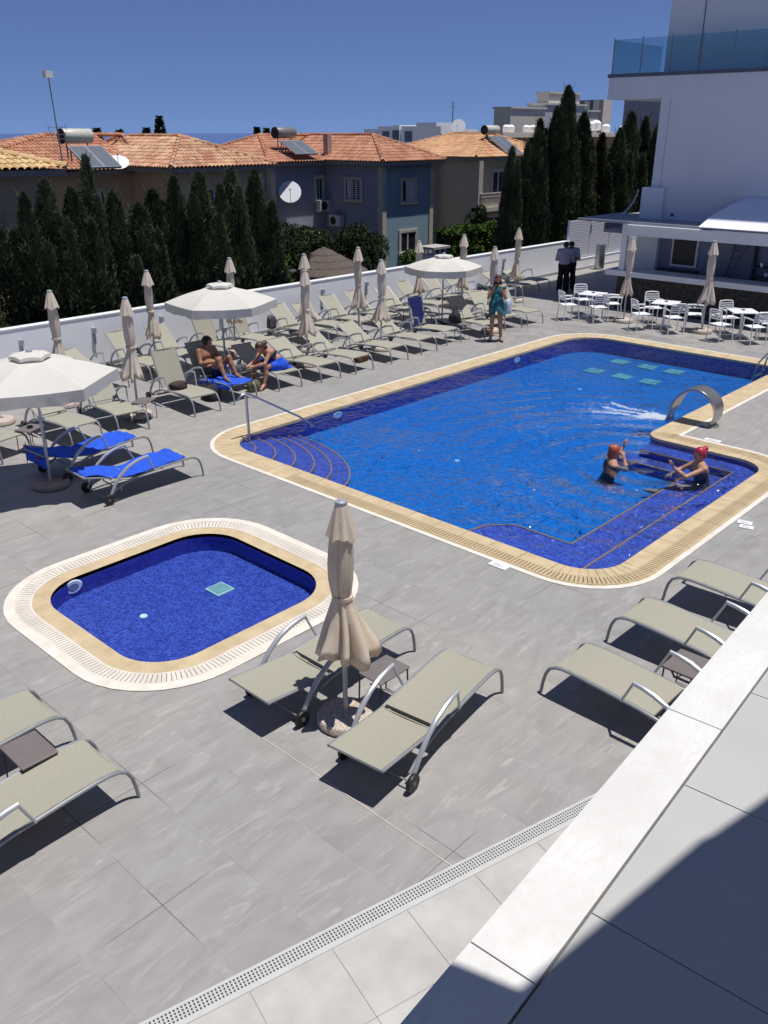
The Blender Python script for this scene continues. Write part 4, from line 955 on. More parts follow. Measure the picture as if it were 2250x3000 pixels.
for k in range(26):
    x = 16+rr.uniform(-.16,.16); v0 = rr.uniform(.9,1.25); pts = []
    for i in range(7):
        t = i/6*.24; pts.append((x+rr.uniform(-.004,.004), 7.03+.42*v0*t, .21 - .35*t - 4.9*t*t if i else .21))
    pts = [p for p in pts if p[2] > WL-.02]; 
    if len(pts) > 1: mb.tube(pts, rr.uniform(.006,.016), 5)
o = mb.build('falling_water', fall, smooth=True); tag(o, 'sheet of water falling from the steel spout', 'water jet', kind='stuff')
mb = MB()
for k in range(2000):
    q = rr.random()
    if q < .42: t = rr.random()**1.6*.55; y = 7.06 + t*1.0; x = 15.98 - t*.25 + rr.gauss(0,.06+.10*t); s_ = rr.uniform(.010,.028); a = rr.gauss(1.7,.5)
    elif q < .75: t = rr.random(); y = 7.25+1.25*t; sd_ = rr.choice((-1,0,1)); x = 15.93 - .12*t + sd_*(.10+.26*t) + .03*math.sin(y*9+sd_) + rr.gauss(0,.02+.02*t); s_ = rr.uniform(.006,.017); a = 1.62+sd_*-.25+rr.gauss(0,.15)
    else: t = rr.random(); y = 7.0+2.0*t; x = 15.85 + rr.gauss(0,.42); s_ = rr.uniform(.003,.008); a = rr.uniform(0,3.14)
    z = WL + rr.uniform(.002,.04)*(1-t)**2; ex = rr.uniform(1.2,5.0); n6 = 6
    vs = [(x + s_*ex*math.cos(q_)*math.cos(a)-s_*math.sin(q_)*math.sin(a), y + s_*ex*math.cos(q_)*math.sin(a)+s_*math.sin(q_)*math.cos(a), z) for q_ in [2*math.pi*j_/n6 for j_ in range(n6)]] + [(x,y,z+s_*.5)]
    mb.add(vs, [(j_,(j_+1)%n6,n6) for j_ in range(n6)])
tag(mb.build('splash_foam', foam, smooth=True), 'white foam spreading where the spout water lands', 'foam', kind='stuff')
# hand rail at the corner steps
rail = empty('pool_handrail', (9.47,12.22,0), 0, 'steel handrail at the curved corner steps', 'handrail')
MB().tube([(0,0,-.12),(-.01,0,.5),(-.01,0,.74),(-.03,0,.81)], .026, 10).build('post', M['steel'], rail, smooth=True)
MB().tube([(-.20,.02,.74),(-.16,.01,.80),(-.08,0,.84),(.0,0,.845),(.08,0,.81),(.5,0,.56),(1.25,0,.12),(1.6,0,-.15)], .021, 10).build('rail', M['steel'], rail, smooth=True)
lad = empty('pool_ladder', (20.6,6.8,0), 0, 'steel pool ladder at the far right edge', 'ladder')
for x in (0,.5): MB().tube([(x,.45,-.55),(x,.42,-.05),(x,.36,.25),(x,.2,.48),(x,0,.56),(x,-.25,.50),(x,-.36,.3),(x,-.37,0)], .021, 10).build('rail', M['steel'], lad, smooth=True)
for z in (-.12,-.32): MB().box(0,.5,.38,.47,z,z+.02).build('tread', M['steel'], lad)

# ================================================================== HOUSES
def roof_face(mb, e0, e1, r0, r1, pitch=.19):
    """barrel tiles over the plane quad e0-e1 (eave) to r0-r1 (ridge); r0 == r1 makes a triangle"""
    e0, e1, r0, r1 = map(Vector, (e0, e1, r0, r1)); U = (e1-e0); LU = U.length; U.normalize()
    up = (r0-e0); V = (up - U*up.dot(U)); LV = V.length; V.normalize(); Nn = U.cross(V)
    if Nn.z < 0: Nn = -Nn
    a = (r0-e0).dot(U); b = (r1-e0).dot(U)
    def vmax(u):
        m = LV
        if a > 0 and u < a: m = min(m, LV*u/a)
        if b < LU and u > b: m = min(m, LV*(LU-u)/(LU-b))
        return max(0, m)
    n = max(1, int(round(LU/pitch))); p = LU/n; rows = int(LV/.36)+1; dv = LV/rows
    for c in range(n):
        us = [c*p + p*q for q in (0,.2,.5,.8,1)]; hs = [0,.052,.072,.052,0]
        for r in range(rows):
            va, vb = r*dv, (r+1)*dv; vm = [vmax(u) for u in us]
            if max(vm) <= va: break
            A_ = [e0+U*u+V*min(va-.02, max(0,m))+Nn*(h+.022) for u, h, m in zip(us, hs, vm)]
            B_ = [e0+U*u+V*min(vb, m)+Nn*h for u, h, m in zip(us, hs, vm)]
            mb.add(A_+B_, [(j,j+1,6+j,5+j) for j in range(4)], [[(c+.5,r+.5)]*4]*4)
def hip(mb, x0, x1, y0, y1, ze, axis, a0, a1, zr, pitch=.19):
    if axis == 'y': xr = (x0+x1)/2; R0, R1 = (xr,a0,zr), (xr,a1,zr)
    else: yr = (y0+y1)/2; R0, R1 = (a0,yr,zr), (a1,yr,zr)
    c = [(x0,y0,ze),(x1,y0,ze),(x1,y1,ze),(x0,y1,ze)]
    if axis == 'y':
        roof_face(mb, c[0], c[1], R0, R0, pitch); roof_face(mb, c[3], c[0], R1, R0, pitch); roof_face(mb, c[1], c[2], R0, R1, pitch); roof_face(mb, c[2], c[3], R1, R1, pitch)
        hips = [(c[0],R0),(c[1],R0),(c[2],R1),(c[3],R1),(R0,R1)]
    else:
        roof_face(mb, c[0], c[1], R0, R1, pitch); roof_face(mb, c[3], c[0], R0, R0, pitch); roof_face(mb, c[1], c[2], R1, R1, pitch); roof_face(mb, c[2], c[3], R1, R0, pitch)
        hips = [(c[0],R0),(c[1],R1),(c[2],R1),(c[3],R0),(R0,R1)]
    for i, (p, q) in enumerate(hips):
        p = Vector(p); q = Vector(q); L_ = (q-p).length; k = max(2, int(L_/.4)); b = len(mb.f)
        for j in range(k):
            s_ = p + (q-p)*(j/k) + Vector((0,0,.075)); e_ = p + (q-p)*((j+1.05)/k) + Vector((0,0,.055)); mb.tube([s_, e_], [.095,.08], 7)
        for j in range(b, len(mb.f)): mb.uv[j] = [(i*3+.5, (j//9)+.5)]*len(mb.f[j])
    mb.has = True; return mb
def hlink(o, root):
    o.parent = root; o.matrix_parent_inverse = Matrix.Translation(-root.location) if root.parent is None else Matrix.Identity(4); KIDS.setdefault(root.name, []).append(o); return o
def block(root, x0, x1, y0, y1, zb, ze, axis, a0, a1, zr, wm, rm, fm, oh=.45, oe=.9, pitch=.19):
    hlink(MB().box(x0,x1,y0,y1,zb,ze-.06).build('wall', wm), root)
    hlink(MB().box(x0-oh,x1+oh,y0-oh,y1+oh,ze-.20,ze-.04).build('eaves', fm), root)
    return hlink(hip(MB(), x0-oh-.04,x1+oh+.04,y0-oh-.04,y1+oh+.04,ze-.03,axis,a0,a1,zr,pitch).build('roof', rm), root)
def window(root, face, c, a0, a1, z0, z1, trim, kind='shutter', sill=True):
    """face 'y': plane y=c looking to -y, a = x; face 'x': plane x=c looking to -x, a = y"""
    def bx(mb, p0, p1, q0, q1, d0, d1):
        return mb.box(p0,p1,c-d1,c-d0,q0,q1) if face == 'y' else mb.box(c-d1,c-d0,p0,p1,q0,q1)
    w = MB()
    for p0,p1,q0,q1 in ((a0-.14,a0,z0-.14,z1+.14),(a1,a1+.14,z0-.14,z1+.14),(a0,a1,z1,z1+.14)): bx(w,p0,p1,q0,q1,.002,.07)
    o = hlink(w.build('window', trim), root)
    def sub(mb, nm, m): s = mb.build(nm, m); s.parent = o; s.matrix_parent_inverse = o.matrix_world.inverted() @ Matrix.Identity(4) if False else Matrix.Translation(-root.location) if False else Matrix.Identity(4); KIDS.setdefault(o.name, []).append(s)
    sub(bx(MB(), a0,a1,z0,z1,.003,.02), 'pane', M['glass_d'])
    if sill: sub(bx(MB(), a0-.18,a1+.18,z0-.14,z0-.001,.002,.12), 'sill', trim)
    L_ = a1-a0; s = MB()
    if kind == 'shutter':
        for p0, p1 in ((a0, a0+.06),(a1-.06,a1),(a0+L_*.28,a0+L_*.36),(a0+L_*.56,a0+L_*.64),(a0+L_*.68, a1)): bx(s,p0,p1,z0,z1,.022,.045)
        for k in range(9): bx(s,a0+.06,a1-.06,z0+(z1-z0)*k/9,z0+(z1-z0)*k/9+.035,.021,.032)
    elif kind == 'closed': bx(s,a0+L_*.30,a1,z0+.0,z1,.022,.045); bx(s,a0,a0+.05,z0,z1,.022,.045)
    elif kind == 'slide':
        for p0,p1 in ((a0,a0+.05),(a1-.05,a1),(a0+L_*.42,a0+L_*.5)): bx(s,p0,p1,z0,z1,.022,.045)
        bx(s,a0,a1,z0,z0+.05,.0455,.06); bx(s,a0,a1,z1-.05,z1,.0455,.06)
    sub(s, 'frame', M['shut']); return o
blue = mat('grey_blue_render', (.25,.275,.35), .9, var=.04, scale=.8); teal = mat('teal_blue_render', (.22,.32,.39), .9, var=.04)
cream = mat('cream_render', (.42,.37,.27), .9, var=.05, scale=.7); tan = mat('tan_render', (.55,.40,.27), .9, var=.06, scale=.7); gcream = mat('grey_cream_render', (.46,.42,.34), .9)
trim = mat('cream_trim', (.48,.44,.36), .85); fas = mat('grey_fascia', (.22,.215,.20), .7)
def house(name_loc, label): return empty('house', name_loc, 0, label, 'house')
# C: blue house
hC = house((33,31,-2.2), 'grey blue two-storey house with orange tiled roof, in the middle of the row of houses')
block(hC, 29.15,32.79,34.6,41,-2.2,3.86,'x',31.2,34.9,4.98,blue,M['roof_o'],fas)
block(hC, 32.8,36.55,30.6,41,-2.2,3.90,'y',33.0,38.6,5.00,teal,M['roof_o'],fas)
hlink(MB().box(32.77,32.7999,30.62,34.6,-2.2,3.69).build('side_wall', blue), hC)
for x0,x1,y0,y1 in ((29.10,29.40,34.55,34.85),(32.74,33.02,30.54,30.86),(36.33,36.61,30.54,30.86)): hlink(MB().box(x0,x1,y0,y1,-2.2,3.66).build('corner_strip', trim), hC)
window(hC,'y',30.6,34.20,35.15,2.0,2.95,trim,'closed'); window(hC,'y',30.6,34.12,35.28,-.45,.50,trim,'slide'); window(hC,'x',32.77,32.02,33.02,2.08,3.0,trim,'shutter'); window(hC,'y',34.6,32.1,32.55,2.0,3.05,trim,'slide',False)
hlink(MB().box(32.72,33.0,34.3,34.62,3.9,5.1).build('parapet_pillar', mat('pink_render',(.45,.30,.25),.9)), hC)
def dish(x, y, z, r, yaw, tilt, label, m=None):
    q = Matrix.Translation((x,y,z)) @ Matrix.Rotation(yaw,4,'Z') @ Matrix.Rotation(tilt,4,'Y')
    prof = [(r,0),(r*.9,-.05*r*2),(r*.6,-.13*r*2),(r*.3,-.17*r*2),(.001,-.185*r*2)]
    o = MB().lathe(prof+[(.001,-.2*r*2),(r*.6,-.15*r*2),(r,-.02*r)], 28, M=Matrix.Rotation(yaw,4,'Z') @ Matrix.Rotation(tilt,4,'Y')).build('satellite_dish', m or M['white'], smooth=True, loc=(x,y,z))
    f = Matrix.Rotation(yaw,4,'Z') @ Matrix.Rotation(tilt,4,'Y')
    MB().tube([f @ Vector((r*.95,0,0)), f @ Vector((r*.25,0,r*1.0))], .012, 5).box(-.03,.03,-.03,.03,-.03,.03,Matrix.Translation(f @ Vector((r*.25,0,r*1.0)))).tube([f @ Vector((0,0,-.2*r*2)), f @ Vector((0,0,-.2*r*2)) + Vector((-.0,.25,-.25))], .02, 6).build('feed_arm', M['alu'], o)
    tag(o, label, 'satellite dish'); return o
dish(29.95,34.15,2.50,.55,R(-130),R(62),'large white satellite dish on the left wall of the blue house')
def ac(x, y, z, label, face='y'):
    o = MB().box(-.4,.4,-.15,.15,0,.55).build('air_conditioner', M['shut'], loc=(x,y,z), bevel=.01)
    o.rotation_euler = (0,0,0 if face == 'y' else R(-90)); disc((-.1,-.151,.27),(0,-1,0),.21,.01,MB()).build('fan_grille', M['dark'], o); MB().box(-.3,-.26,.1,.3,-.06,-.001).box(.26,.3,.1,.3,-.06,-.001).build('bracket', M['alu'], o); tag(o, label, 'air conditioner')
ac(32.35,34.3,1.45,'upper white air conditioner box in the corner of the blue house'); ac(32.55,33.6,.75,'lower air conditioner box on the blue house, half behind the shrubs','x')
hlink(MB().box(29.5,31.6,33.6,34.59,.45,.5).box(29.5,29.56,33.6,33.66,-2.2,.45).build('porch_roof', trim), hC)
# solar water heaters
def solar(x, y, z, w, label, tm, ln=1.6, tilt=.62, two=False):
    t = empty('solar_water_heater', (x,y,z), 0, label, 'solar heater', 'solar water heaters on the roofs')
    MB().lathe([(.02,-w/2-.02),(.24,-w/2),(.26,-w/2+.04),(.26,w/2-.04),(.24,w/2),(.02,w/2+.02)], 24, M=Matrix.Translation((0,.0,.25)) @ Matrix.Rotation(math.pi/2,4,'Y')).build('tank', tm, t, smooth=True, angle=50)
    MB().lathe([(.262,-w/2-.005),(.27,-w/2+.0),(.27,-w/2+.05),(.262,-w/2+.055)],24, M=Matrix.Translation((0,.0,.25)) @ Matrix.Rotation(math.pi/2,4,'Y')).lathe([(.02,-w/2-.03),(.25,-w/2-.024),(.25,-w/2-.02)],24, M=Matrix.Translation((0,.0,.25)) @ Matrix.Rotation(math.pi/2,4,'Y')).build('tank_band', M['dark'], t, smooth=True, angle=40)
    q = Matrix.Translation((.15,-.28,-.12)) @ Matrix.Rotation(tilt,4,'X')
    gm_ = mat('solar_panel_glass', (.14,.155,.18), .25, var=.05, spec=.6)
    for i in range(2):
        a_ = -w/2-.1 + i*(w/2+.1); MB().box(a_+.01,a_+w/2+.09,-ln,0,-.05,.03,q).build('panel_frame', M['alu_l'], t); MB().box(a_+.05,a_+w/2+.05,-ln+.04,-.04,.031,.036,q).build('panel', gm_, t)
    fr = MB()
    for s in (-1,1): fr.bar((s*w*.35,0,.05),(s*w*.35,.0,-.55),.04,.04).bar((s*w*.35,-.25,-.1),(s*w*.35,-.25,-.65),.04,.04)
    fr.build('stand', M['alu'], t)
tank_w = mat('cream_tank', (.55,.53,.47), .4); tank_m = mat('worn_metal_tank', (.33,.30,.27), .35, metal=.5)
solar(18.45,33.3,4.80,1.25,'solar water heater with cream tank on the left orange roof',tank_w,1.5,.5)
solar(31.0,35.6,4.90,1.25,'solar water heater with metal tank on the blue house roof',tank_m,1.35,.45)
solar(47.2,34.9,5.05,1.35,'solar water heater with white tank on the pale orange roof at the right',tank_w,1.9,.55)
# B: tan house left
hB = house((21,31,-2.2), 'tan house with mixed orange roof tiles behind the left cypresses')
block(hB, 12.9,21.19,34.2,40.6,-2.2,3.80,'x',19.3,23.0,5.02,tan,M['roof_o'],fas)
block(hB, 21.2,25.6,31.0,40.6,-2.2,3.92,'y',33.6,37.4,4.98,tan,M['roof_m'],fas)
for x0,x1,y0,y1 in ((21.14,21.4,30.94,31.2),(25.4,25.66,30.94,31.2)): hlink(MB().box(x0,x1,y0,y1,-2.2,3.66).build('corner_strip', trim), hB)
window(hB,'y',31,22.6,23.8,1.9,3.0,trim,'closed'); window(hB,'y',34.2,18.6,19.8,1.9,3.0,trim,'shutter')
dish(19.6,32.4,4.12,.42,R(-120),R(35),'white satellite dish on the eave of the left orange roof')
# mast with antennas
mst = empty('antenna_mast', (17.6,33.0,4.0), 0, 'tall thin roof mast with a box on top at the left', 'mast')
MB().tube([(0,0,0),(-.15,-.1,3.0)], [.03,.02], 6).build('pole', M['alu'], mst); MB().box(-.30,-.02,-.22,.04,3.0,3.22).build('box', M['white'], mst)
for z_, l_ in ((1.35,.35),(1.1,.3),(.95,.25)): MB().bar((-.05-l_,-.05,z_),(-.05+l_,-.05,z_),.02,.02).bar((-.05-l_,-.05,z_-.12),(-.05-l_,-.05,z_+.12),.015,.015).bar((-.05+l_,-.05,z_-.12),(-.05+l_,-.05,z_+.12),.015,.015).build('antenna', M['alu'], mst)
# A: leftmost house
hA = house((12,24,-2.2), 'leftmost house with straw-coloured roof tiles and grey fascia')
block(hA, 1.0,12.25,24.3,31.5,-2.2,4.30,'x',4.6,8.7,5.5,tan,M['roof_y'],fas,oh=.5,pitch=.205)
window(hA,'y',24.3,9.6,10.8,2.0,3.1,trim,'slide')
# D: cream house right of the blue one
hD = house((44,33,-2.2), 'cream house with a balcony and pale orange roof, right of the blue house')
block(hD, 43.85,52,33.5,41,-2.2,3.84,'y',35.6,38.4,5.05,gcream,M['roof_p'],fas)
hlink(MB().box(40.2,43.84,36.2,41,-2.2,3.6).build('wing', gcream), hD)
hlink(MB().box(43.7,44.1,33.0,33.49,-2.2,3.64).build('column', gcream), hD); hlink(MB().box(47.75,48.15,33.0,33.49,-2.2,3.64).build('column', gcream), hD)
hlink(MB().box(43.7,47.7,32.9,33.48,.78,1.02).build('balcony_floor', trim), hD)
rl = MB().box(43.85,47.3,32.93,33.0,1.78,1.84).box(43.85,47.3,32.93,33.0,1.60,1.63)
for k in range(30): rl.box(43.9+k*.115,43.93+k*.115,32.95,32.98,1.02,1.78)
hlink(rl.build('railing', mat('cream_railing',(.50,.46,.42),.6)), hD)
window(hD,'y',33.5,45.7,46.9,1.7,3.0,trim,'slide',False); window(hD,'y',33.5,45.2,46.9,-.6,.4,trim,'slide',False)
# thatched parasol, chimney and pole in the gardens
th = empty('thatched_parasol', (25.4,27.0,-2.2), 0, 'brown thatched garden parasol beyond the white wall', 'thatched parasol')
def fth(r, z, a, i): return r*(1+.012*math.sin(17*a+i)+.01*math.sin(31*a+2*i))
prof = [(1.78,2.02),(1.80,2.10)]
for i in range(4): rr_ = 1.80-.40*i; prof += [(rr_-.06,2.16+i*.215),(rr_-.36,2.33+i*.215),(rr_-.40,2.29+i*.215)]
prof += [(.12,3.02),(.001,3.06)]
MB().lathe(prof, 64, fn=fth).build('thatch', mat('brown_thatch', (.075,.055,.045), .95, scale=30, col2=(.15,.115,.10), bump=1, bscale=60), th)
MB().tube([(0,0,0),(0,0,2.3)], .07, 8).build('post', M['bark'], th)
ch_ = empty('garden_chimney', (28.9,24.0,-2.2), 0, 'white garden barbecue chimney with flat cap beyond the wall', 'chimney')
cg = mat('grey_concrete_cap', (.40,.39,.37), .9); MB().box(-.38,.38,-.35,.35,0,2.70).build('stack', M['white'], ch_); MB().box(-.55,.55,-.42,.42,2.95,3.04).build('cap', cg, ch_)
for x, y in ((-.34,-.3),(.34,-.3),(-.34,.3),(.34,.3),(0,-.3)): MB().box(x-.04,x+.04,y-.04,y+.04,2.70,2.95).build('cap_post', M['white'], ch_)
tag(MB().bar((0,0,0),(0,0,3.35),.06,.06).bar((-.1,0,3.35),(.95,.1,3.35),.06,.06).build('garden_post', M['alu'], loc=(17.9,21.3,-2.2)), 'thin grey garden post with a cross arm at the end of the left cypresses', 'post')
# distant buildings
def flats(name_l, x0, x1, y0, y1, z0, z1, m, nx, nz, wz=1.5, ww=1.6, step=None, zfirst=None):
    o = MB().box(x0,x1,y0,y1,z0,z1).build('apartment_block', m); tag(o, name_l, 'building')
    for i in range(nx):
        for j in range(nz):
            xa = x0+(x1-x0)*(i+.5)/nx; zt = (zfirst or z1-1) - j*3.0
            s = MB().box(xa-ww/2,xa+ww/2,y0-.06,y0-.01,zt-wz,zt).build('window', M['glass_d']); s.parent = o; KIDS.setdefault(o.name, []).append(s)
    return o
wh = mat('distant_white', (.82,.84,.88), .9, var=.02); whl = mat('distant_white_bright', (.86,.86,.86), .9, var=.02)
def flatsx(label, x0, x1, y0, y1, z0, z1, m, ny, nz, m2=None):
    o = MB().box(x0,x1,y0,y1,z0,z1).build('apartment_block', m); tag(o, label, 'building')
    for i in range(ny):
        for j in range(nz):
            ya = y0+(y1-y0)*(i+.5)/ny; zt = z1-.75-j*3.0; w_ = (.75,.5,.9)[(i+j)%3]
            s_ = MB().box(x0-.08,x0-.01,ya-w_,ya+w_,zt-1.5,zt).build('window', mat('distant_window',(.10,.13,.17),.4)); s_.parent = o; KIDS.setdefault(o.name, []).append(s_)
    return o
for lb, yb, yt, zt in (('leftmost low','106.6','109.6',5.6),('second from the left, a','102.8','106.5',6.0),('middle narrow bright','101.4','102.7',6.15),('fourth from the left,','98.2','101.3',6.0),('tallest right','94.0','98.1',6.5)):
    yb, yt = float(yb), float(yt); flatsx(lb.rstrip(',').replace(', a','') + ' block of the distant white apartments', 113 if 'narrow' not in lb else 112.6, 117, yb, yt, -14, zt, whl if 'narrow' in lb else wh, max(1,int((yt-yb)/1.9)), 2)
flats('low bright white block right of the distant apartments',103.2,105.6,85,90,-14,5.9,whl,2,2); flats('narrow distant white block behind the roof dish',106.2,111.6,85,90,-14,5.55,whl,4,2)
cb = mat('beige_concrete', (.60,.55,.48), .9, var=.04, scale=.2); cl = mat('light_beige_parapet', (.62,.58,.52), .9)
def blk(label, x0, x1, y0, y1, z0, z1, m=cb, cap=True):
    o = MB().box(x0,x1,y0,y1,z0,z1).build('apartment_block', m)
    if cap: s = MB().box(x0-.15,x1+.15,y0-.15,y1+.15,z1,z1+.18).build('parapet', cl); s.parent = o; KIDS.setdefault(o.name, []).append(s)
    return tag(o, label, 'building')
blk('left stepped part of the beige building above the right cypresses',84.6,91.3,60,62.2,-10,7.5)
blk('middle part of the beige building above the right cypresses',91.4,100.2,60.2,62.5,-10,8.0,mat('grey_lilac_render2',(.46,.47,.50),.9))
blk('top floor box of the beige building above the right cypresses',92.8,99.4,60.6,62.2,8.2,9.2)
blk('right lower part of the beige building',100.4,103,60,62,-10,7.4)
for k, (x, w_) in enumerate(((249,3),(254,3.5),(260,5))): blk('%s of three distant grey towers' % ('left','middle','right')[k], x, x+w_, 150,156,-20,13.6+k*.3, mat('tower_grey',(.20,.21,.24),.9) if k < 2 else cb, False)
pe = empty('peach_building', (62,45,-5), 0, 'peach-coloured building with white parapet behind the right cypresses', 'building')
hlink(MB().box(62.3,100,45,47.5,-6,4.75).build('wall', mat('peach_render',(.48,.24,.14),.9)), pe); hlink(MB().box(62.0,100,44.6,47.8,4.76,5.1).build('parapet', mat('peach_white',(.72,.62,.52),.8)), pe)
hlink(MB().box(62.3,100,44.98,45-.001,1.5,4.2).build('recess_shade', mat('peach_recess_shade',(.40,.20,.12),.9)), pe)
for k, (x, y, z, r_) in enumerate(((62.6,46,5.15,.30),(64.4,46,5.15,.33),(65.4,46.3,5.15,.33),(67.3,46,5.15,.32),(68.2,46,5.15,.32),(77.6,46,5.3,.45),(79,46.2,5.3,.5),(80.6,46,5.15,.4),(83.9,46,5.15,.36))):
    tag(MB().lathe([(r_*.9,0),(r_,.05),(r_,r_*1.3),(r_*.6,r_*1.7),(.001,r_*1.8)],16).build('water_tank', whl, smooth=True, loc=(x,y,z)), 'white rooftop water tank behind the right cypresses, %s from the left' % ('first','second','third','fourth','fifth','sixth','seventh','eighth','ninth')[k], 'water tank', 'rooftop water tanks')
dish(66.7,40.6,4.7,.95,R(-150),R(55),'large grey satellite dish among the right cypresses',mat('grey_dish',(.30,.30,.29),.6))
dish(63.0,50,5.6,.62,R(-150),R(70),'pale satellite dish standing above the pale orange roof')
tag(MB().tube([(0,0,0),(0,0,1.6)], .05, 6).box(-.4,.4,-.03,.03,1.2,1.24).box(-.3,.3,-.03,.03,1.5,1.54).build('antenna_mast', M['alu'], loc=(62.6,50.3,5.9)), 'grey antenna mast above the pale satellite dish', 'mast')

# ================================================================== TREES AND SHRUBS
def leaves(P, D, L, W, rngl):
    """one quad per leaf spray: centres P, directions D, length L, width W"""
    n = len(P); a = rngl.normal(size=(n,3)); S = np.cross(D, a); S /= np.linalg.norm(S, axis=1)[:,None]+1e-9
    L = L[:,None]; W = W[:,None]; v = np.empty((n,4,3))
    v[:,0] = P - S*W*.5; v[:,1] = P + S*W*.5; v[:,2] = P + D*L + S*W*.22; v[:,3] = P + D*L - S*W*.22
    return v.reshape(-1,3), np.arange(4*n).reshape(n,4)
def cypress(seed, spires, hmul=1.0, nper=13000):
    """spires: (dx, dy, height, radius)"""
    g = np.random.default_rng(seed); Ps = []; Ds = []; Ls = []; Ws = []
    for dx, dy, h, r in spires:
        n = int(nper*h*r/3.2); t = g.random(n)**.85; z = .15 + t*(h-.15)
        prof = np.where(t < .12, .55+.45*t/.12, np.clip(1-(t-.12)/.88, 0, 1)**.56)
        ang = g.random(n)*2*math.pi
        lump = 1 + .20*np.sin(3*ang+z*1.7+seed) + .17*np.sin(5*ang-z*3.1+seed*2) + .13*np.sin(2*ang+z*6.3)
        rad = r*prof*lump*(1-.55*g.random(n)**2.2)
        P = np.stack([dx+rad*np.cos(ang), dy+rad*np.sin(ang), z], 1)
        D = np.stack([np.cos(ang)*.35, np.sin(ang)*.35, np.ones(n)], 1)+g.normal(size=(n,3))*.28; D /= np.linalg.norm(D,axis=1)[:,None]
        Ps.append(P); Ds.append(D); Ls.append(g.uniform(.07,.17,n)*(1-.3*t)); Ws.append(g.uniform(.014,.034,n))
        # whisker sprays that break the outline
        k = int(n*.02); z2 = .4+g.random(k)*(h-.4); a2 = g.random(k)*2*math.pi; rr2 = r*np.clip(1-(z2/h-.12)/.88,0.05,1)**.62*1.12
        P2 = np.stack([dx+rr2*np.cos(a2), dy+rr2*np.sin(a2), z2],1); D2 = np.stack([np.cos(a2)*.5,np.sin(a2)*.5,np.ones(k)],1); D2 /= np.linalg.norm(D2,axis=1)[:,None]
        Ps.append(P2); Ds.append(D2); Ls.append(g.uniform(.12,.30,k)); Ws.append(np.full(k,.016))
    V, F = leaves(np.concatenate(Ps), np.concatenate(Ds), np.concatenate(Ls), np.concatenate(Ws), g)
    t = empty('cypress')
    arrmesh('crown', V, F, M['cyp'], t)
    mb = MB(); core = MB()
    for dx, dy, h, r in spires:
        mb.tube([(dx*.3,dy*.3,0),(dx*.8,dy*.8,h*.25),(dx,dy,h*.9)], [.09,.06,.01], 6)
    mb.build('trunk', M['bark'], t); return t
varc = [cypress(11,[(0,0,6.0,.62),(.45,.1,5.2,.40),(-.42,.05,5.0,.42),(.1,-.35,4.6,.42)]),
        cypress(12,[(0,0,6.0,.55),(.42,-.1,5.6,.42),(-.30,.1,5.4,.42)]),
        cypress(13,[(0,0,6.0,.66),(-.5,0,4.7,.42),(.5,-.05,4.9,.45),(.15,-.3,5.3,.36)]),
        cypress(14,[(0,0,6.0,.46),(.30,.1,5.2,.36),(-.30,-.1,4.9,.38)])]
cu = [0]*4
def put_cypress(x, y, ztop, k, sxy, rot, label, grp):
    o = varc[k] if not cu[k] else copy_tree(varc[k]); cu[k] += 1
    o.location = (x, y, -2.2); s = (ztop+2.2)/6.1; o.scale = (sxy, sxy, s); o.rotation_euler = (0,0,rot); tag(o, label, 'cypress', grp)
ords = ['first','second','third','fourth','fifth','sixth','seventh','eighth','ninth','tenth','eleventh','twelfth','thirteenth','fourteenth','fifteenth','sixteenth','seventeenth','eighteenth','nineteenth','twentieth']
Lc = [(7.4,3.5),(8.4,3.5),(9.25,3.45),(9.95,3.95),(10.6,4.2),(11.15,4.0),(11.85,4.72),(12.45,3.85),(13.0,3.55),(13.65,3.85),(14.3,4.15),(15.0,4.25),(15.7,3.9),(16.25,4.3),(16.85,4.25)]
rc = random.Random(21)
for i, (x, zt) in enumerate(Lc): put_cypress(x, 20.75+rc.uniform(-.15,.35), zt, [0,2,1,3,0,2,3,1,2,0,1,0,3,1,3][i], rc.uniform(1.15,1.42) if i not in (6,) else 1.0, rc.uniform(0,6), 'cypress behind the left part of the white wall, %s from the left' % ords[i], 'cypresses behind the left part of the wall')
Rc = [(31.0,4.7),(31.5,4.3),(32.0,5.35),(32.4,5.0),(33.0,5.75),(33.7,6.2),(34.35,7.0),(35.2,6.75),(35.9,6.0),(36.8,5.1),(37.7,5.2),(38.7,5.4),(39.8,6.1),(40.9,5.9),(42.0,5.5),(43.2,5.6),(44.5,5.4)]
for i, (x, zt) in enumerate(Rc): put_cypress(x, 21.5+rc.uniform(-.3,.5), zt, [1,3,1,0,3,1,0,3,2,1,3,0,2,1,0,2,1][i], (rc.uniform(1.35,1.6) if i > 2 else 1.0) if i not in (7,) else .9, rc.uniform(0,6), 'cypress of the tall right group beside the hotel wing, %s from the left' % ords[i], 'cypresses of the tall right group')
